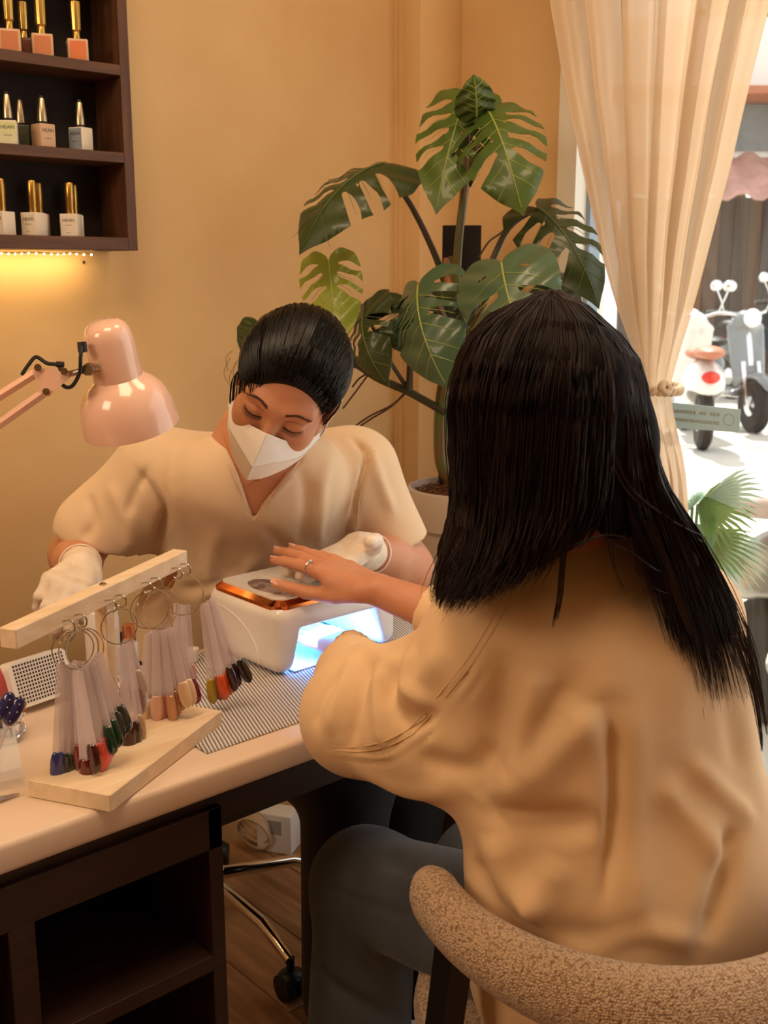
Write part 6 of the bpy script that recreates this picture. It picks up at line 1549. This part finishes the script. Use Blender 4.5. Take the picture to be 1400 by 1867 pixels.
    v = fold(v, f, strokes_on(v, f, ST))
    N = normals(v, f); w_ = np.array([noise.noise(Vector((p[0]*8, p[1]*8, p[2]*5)))+.45*noise.noise(Vector((p[0]*20, p[1]*20, p[2]*11))) for p in v]); v = v+N*(w_*.0065)[:, None]
    jk = mesh_obj('jacket', v, f, tw, root)
    sm = mat('jacket_seam', srgb(214, 176, 130), .85, noise_amt=.05)
    for dx, dy in ((0, 0), (9, 8)):
        for P in ([(915, 1098), (885, 1150), (850, 1205), (810, 1255), (775, 1298), (745, 1330)], [(745, 1330), (700, 1352), (650, 1362), (605, 1360)]):
            pp = on_mesh(v, f, [(a+dx, b+dy) for a, b in P])
            if len(pp) > 2: MB().tube(spline(pp, 6), .0009, 6).build('seam', sm, jk)
    # --- grey trousers, wide in the leg
    dn = mat('grey_denim', srgb(76, 80, 86), .85, sheen=.1, bump=.15, bump_scale=500, noise_amt=.12, noise_scale=18)
    g = SDF(); g.limb(V3(hip[0]+Vector((0, .02, -.02))), V3(hip[1]+Vector((0, .03, -.02))), .088, .088, k=.05)
    for h_, k_, a_ in zip(hip, kn, an): g.limb(V3(h_+Vector((0, .03, 0))), V3(k_), .094, .076, k=.05); g.limb(V3(k_), V3(a_+Vector((0, -.01, -.01))), .076, .080, k=.04)
    g.fn(lambda X, Y, Z: Z-.035, k=.004)
    v, f = g.mesh(.007, 2)
    ST = [([(600, 1620), (680, 1650), (790, 1680)], -.004, .004), ([(650, 1700), (700, 1760), (740, 1830)], .008, .014), ([(620, 1560), (610, 1640), (640, 1740)], -.006, .014), ([(700, 1560), (760, 1590)], -.01, .014), ([(570, 1740), (640, 1820), (720, 1850)], -.010, .012)]
    v = fold(v, f, strokes_on(v, f, ST)); mesh_obj('trousers', v, f, dn, root)
    shm = mat('white_sneaker', srgb(215, 210, 200), .5, noise_amt=.05)
    for a_ in an:
        g = SDF(); g.limb(V3(a_+Vector((0, -.03, -.04))), V3(a_+Vector((0, .15, -.05))), .045, .036, k=.03); g.fn(lambda X, Y, Z: Z-.002, k=.002); v, f = g.mesh(.006, 1); mesh_obj('shoe', v, f, shm, root)
    # --- hair
    hm = mat('dark_brown_hair', srgb(38, 17, 12), .5, col2=srgb(16, 8, 6), noise_scale=30, stretch=(1, 1, .2), spec=.25)
    GD = [
        [(975, 545, 1.27), (880, 590, 1.30), (832, 690, 1.31), (826, 800, 1.32), (832, 900, 1.31), (828, 980, 1.27), (806, 1050, 1.24), (793, 1100, 1.22)],
        [(985, 538, 1.22), (872, 610, 1.21), (832, 710, 1.21), (834, 820, 1.21), (838, 920, 1.19), (830, 1000, 1.16), (815, 1060, 1.12), (806, 1095, 1.11)],
        [(992, 534, 1.18), (905, 600, 1.13), (868, 700, 1.10), (862, 820, 1.10), (862, 930, 1.10), (852, 1020, 1.07), (835, 1070, 1.06), (824, 1110, 1.055)],
        [(1000, 532, 1.16), (955, 600, 1.09), (925, 710, 1.06), (915, 830, 1.06), (910, 940, 1.06), (895, 1020, 1.05), (872, 1065, 1.045), (852, 1100, 1.04)],
        [(1006, 531, 1.15), (1010, 610, 1.075), (985, 710, 1.04), (975, 830, 1.04), (965, 930, 1.045), (948, 1000, 1.04), (925, 1050, 1.04), (900, 1085, 1.035)],
        [(1012, 531, 1.15), (1055, 610, 1.075), (1055, 720, 1.035), (1045, 830, 1.035), (1035, 920, 1.04), (1020, 970, 1.04), (1000, 1005, 1.045), (975, 1050, 1.045)],
        [(1018, 532, 1.16), (1095, 615, 1.09), (1110, 720, 1.05), (1105, 820, 1.045), (1095, 900, 1.05), (1080, 940, 1.055), (1062, 962, 1.065), (1045, 985, 1.07)],
        [(1022, 533, 1.165), (1115, 625, 1.115), (1140, 730, 1.075), (1145, 830, 1.06), (1150, 910, 1.06), (1165, 970, 1.06), (1200, 1060, 1.065), (1240, 1180, 1.08)],
        [(1026, 535, 1.18), (1135, 635, 1.15), (1162, 740, 1.11), (1175, 850, 1.09), (1205, 950, 1.08), (1245, 1060, 1.08), (1275, 1160, 1.09), (1298, 1290, 1.10)],
        [(1028, 540, 1.21), (1142, 640, 1.20), (1172, 750, 1.17), (1195, 870, 1.14), (1250, 980, 1.12), (1300, 1080, 1.12), (1335, 1180, 1.14), (1365, 1270, 1.16)],
        [(1024, 545, 1.25), (1135, 640, 1.26), (1168, 750, 1.25), (1200, 870, 1.22), (1270, 985, 1.20), (1330, 1100, 1.19), (1368, 1200, 1.20), (1388, 1320, 1.21)],
        [(1010, 552, 1.29), (1110, 650, 1.33), (1140, 750, 1.33), (1160, 870, 1.31), (1200, 970, 1.30), (1250, 1060, 1.28), (1290, 1140, 1.28), (1310, 1200, 1.28)],
    ]
    GW = [spline([at(*p[:2], fwd=p[2]) for p in gd], 5) for gd in GD]; n = len(GW[0])
    # under-layer: smooth cap and sheet
    g = SDF(); R3 = M.to_3x3(); g.ell(xf(M, (0, -.022, .034)), (.084, .098, .094), R=R3, k=.02); g.ell(xf(M, (0, -.045, -.03)), (.076, .06, .085), R=R3, k=.03)
    for i in range(len(GW)-1):
        if i == 6: lim = 24
        else: lim = n-9
        for j in range(5, lim, 3):
            a = (GW[i][j]+GW[i+1][j])/2; b_ = (GW[i][min(j+3, n-1)]+GW[i+1][min(j+3, n-1)])/2; inn = (Vector((H.x, H.y, a.z))-a); inn.z = 0; inn = inn.normalized()*.014 if j < 22 else Vector((.3, .6, 0))*.012
            r = max(.004, .014 if j < 20 else .014-.0006*(j-20)); g.limb(V3(a+inn), V3(b_+inn), r, r, k=.018)
    hf = M.inverted(); Mi = np.array(hf)
    def facecut(X, Y, Z):
        y = Mi[1, 0]*X+Mi[1, 1]*Y+Mi[1, 2]*Z+Mi[1, 3]; z = Mi[2, 0]*X+Mi[2, 1]*Y+Mi[2, 2]*Z+Mi[2, 3]; x = Mi[0, 0]*X+Mi[0, 1]*Y+Mi[0, 2]*Z+Mi[0, 3]
        return np.maximum(np.maximum((z-.06), .03-y), np.abs(x)-.058)
    g.fn(facecut, k=.01)
    v, f = g.mesh(.0045, 2); hb = mesh_obj('hair', v, f, mat('dark_hair_underlayer', srgb(20, 10, 8), .8, noise_amt=.4, noise_scale=60, stretch=(1, 1, .1), spec=.08), root)
    T = BVHTree.FromPolygons([tuple(q) for q in v], [tuple(int(i) for i in q) for q in f])
    rg = np.random.RandomState(12); NS = 4200; Kn = 3; SV = []; SF = []; off = 0
    js = list(range(0, n, 2)) if (n-1) % 2 == 0 else list(range(0, n, 2))+[n-1]
    GWn = np.array([[tuple(p) for p in gd] for gd in GW]); Hn = np.array(tuple(H))
    for s_ in range(NS):
        u = rg.rand()*(len(GW)-1)
        i = int(u); t = u-i
        if i == 6: t = 0 if t < .5 else 1
        i = min(i, len(GW)-2)
        path = GWn[i]*(1-t)+GWn[i+1]*t
        path = path[js].copy(); m_ = len(path); tt = np.linspace(0, 1, m_)
        ln = .88+.14*rg.rand() if rg.rand() < .75 else .6+.4*rg.rand()
        path = path[:max(5, int(m_*ln))]; m_ = len(path); tt = tt[:m_]
        jit = rg.normal(size=3)*.0028; wv = rg.rand()*6.28; fr = 1.5+rg.rand()*2
        outw = path-Hn; outw[:, 2] *= .3; outw /= np.linalg.norm(outw, axis=1)[:, None]+1e-9
        depth = rg.rand()**2*-.010+.003
        path += jit*(.3+tt[:, None]*1.6)+outw*(depth+.0025*np.sin(fr*6.28*tt+wv))[:, None]
        path[:, 0] += .004*tt*np.sin(fr*5*tt+wv)
        path[0] = path[0]*.6+Hn*.0+np.array(tuple(at(1006+rg.normal()*12, 536, fwd=1.2+rg.normal()*.02)))*.4
        d = np.gradient(path, axis=0); d /= np.linalg.norm(d, axis=1)[:, None]+1e-9
        a = np.cross(d, np.array([.3, .2, .9])); a /= np.linalg.norm(a, axis=1)[:, None]+1e-9; b_ = np.cross(d, a)
        rad = (.00055+.0004*rg.rand())*np.minimum(1, (1-np.linspace(0, 1, m_))*3+.12)
        ring = np.stack([path+(a*math.cos(q)+b_*math.sin(q))*rad[:, None] for q in (0, 2.094, 4.189)], 1).reshape(-1, 3)
        SV.append(ring)
        base = off+np.arange(m_-1)[:, None]*3
        for k in range(3): SF.append(np.stack([base[:, 0]+k, base[:, 0]+(k+1) % 3, base[:, 0]+3+(k+1) % 3, base[:, 0]+3+k], 1))
        off += m_*3
    o = mesh_obj('hair_strands', np.vstack(SV), np.vstack(SF), hm, hb); o['kind'] = 'stuff'
    # loose locks lying on the jacket
    jl = [[(1030, 960), (1022, 1040), (1018, 1090), (1008, 1145)], [(1040, 950), (1030, 1030), (1026, 1080), (1016, 1130)], [(1108, 930), (1112, 990), (1122, 1040), (1142, 1085)], [(1190, 960), (1240, 1100), (1275, 1220), (1298, 1345)], [(1180, 950), (1225, 1090), (1262, 1200), (1294, 1300)], [(1200, 980), (1245, 1120), (1290, 1230), (1302, 1330)],
          [(1115, 820), (1150, 890), (1225, 950), (1300, 985)], [(1112, 810), (1142, 890), (1215, 955), (1290, 990)], [(840, 960), (812, 1020), (800, 1060), (796, 1105)], [(850, 980), (815, 1030), (808, 1080), (800, 1110)], [(1105, 985), (1150, 1005), (1200, 1040), (1240, 1050)], [(1020, 1010), (1070, 985), (1110, 975), (1150, 985)], [(1350, 1150), (1375, 1230), (1390, 1290), (1398, 1340)], [(1340, 1160), (1370, 1250), (1386, 1330), (1388, 1370)], [(1150, 980), (1160, 1040), (1200, 1075), (1250, 1090)]]
    b = MB(); r2 = random.Random(4)
    for L_ in jl:
        for k in range(7 if L_[0][0] > 1170 or L_[0][0] < 860 or 1020 <= L_[0][0] <= 1045 else 2):
            dx = r2.uniform(-5, 5); pts = [at(x+dx*(1-.7*i/3)+r2.uniform(-2, 2), y, fwd=(1.04 if 880 < x < 1260 else 1.08)+.02*(i)*(1 if x > 1200 else 0)) for i, (x, y) in enumerate(L_)]
            b.tube(spline(pts, 6), [.0007]*12+[.0005]*4+[.0003, .0002, .0001], 4)
    tag(b.build('loose_hair', hm, hb), kind='stuff')
client()
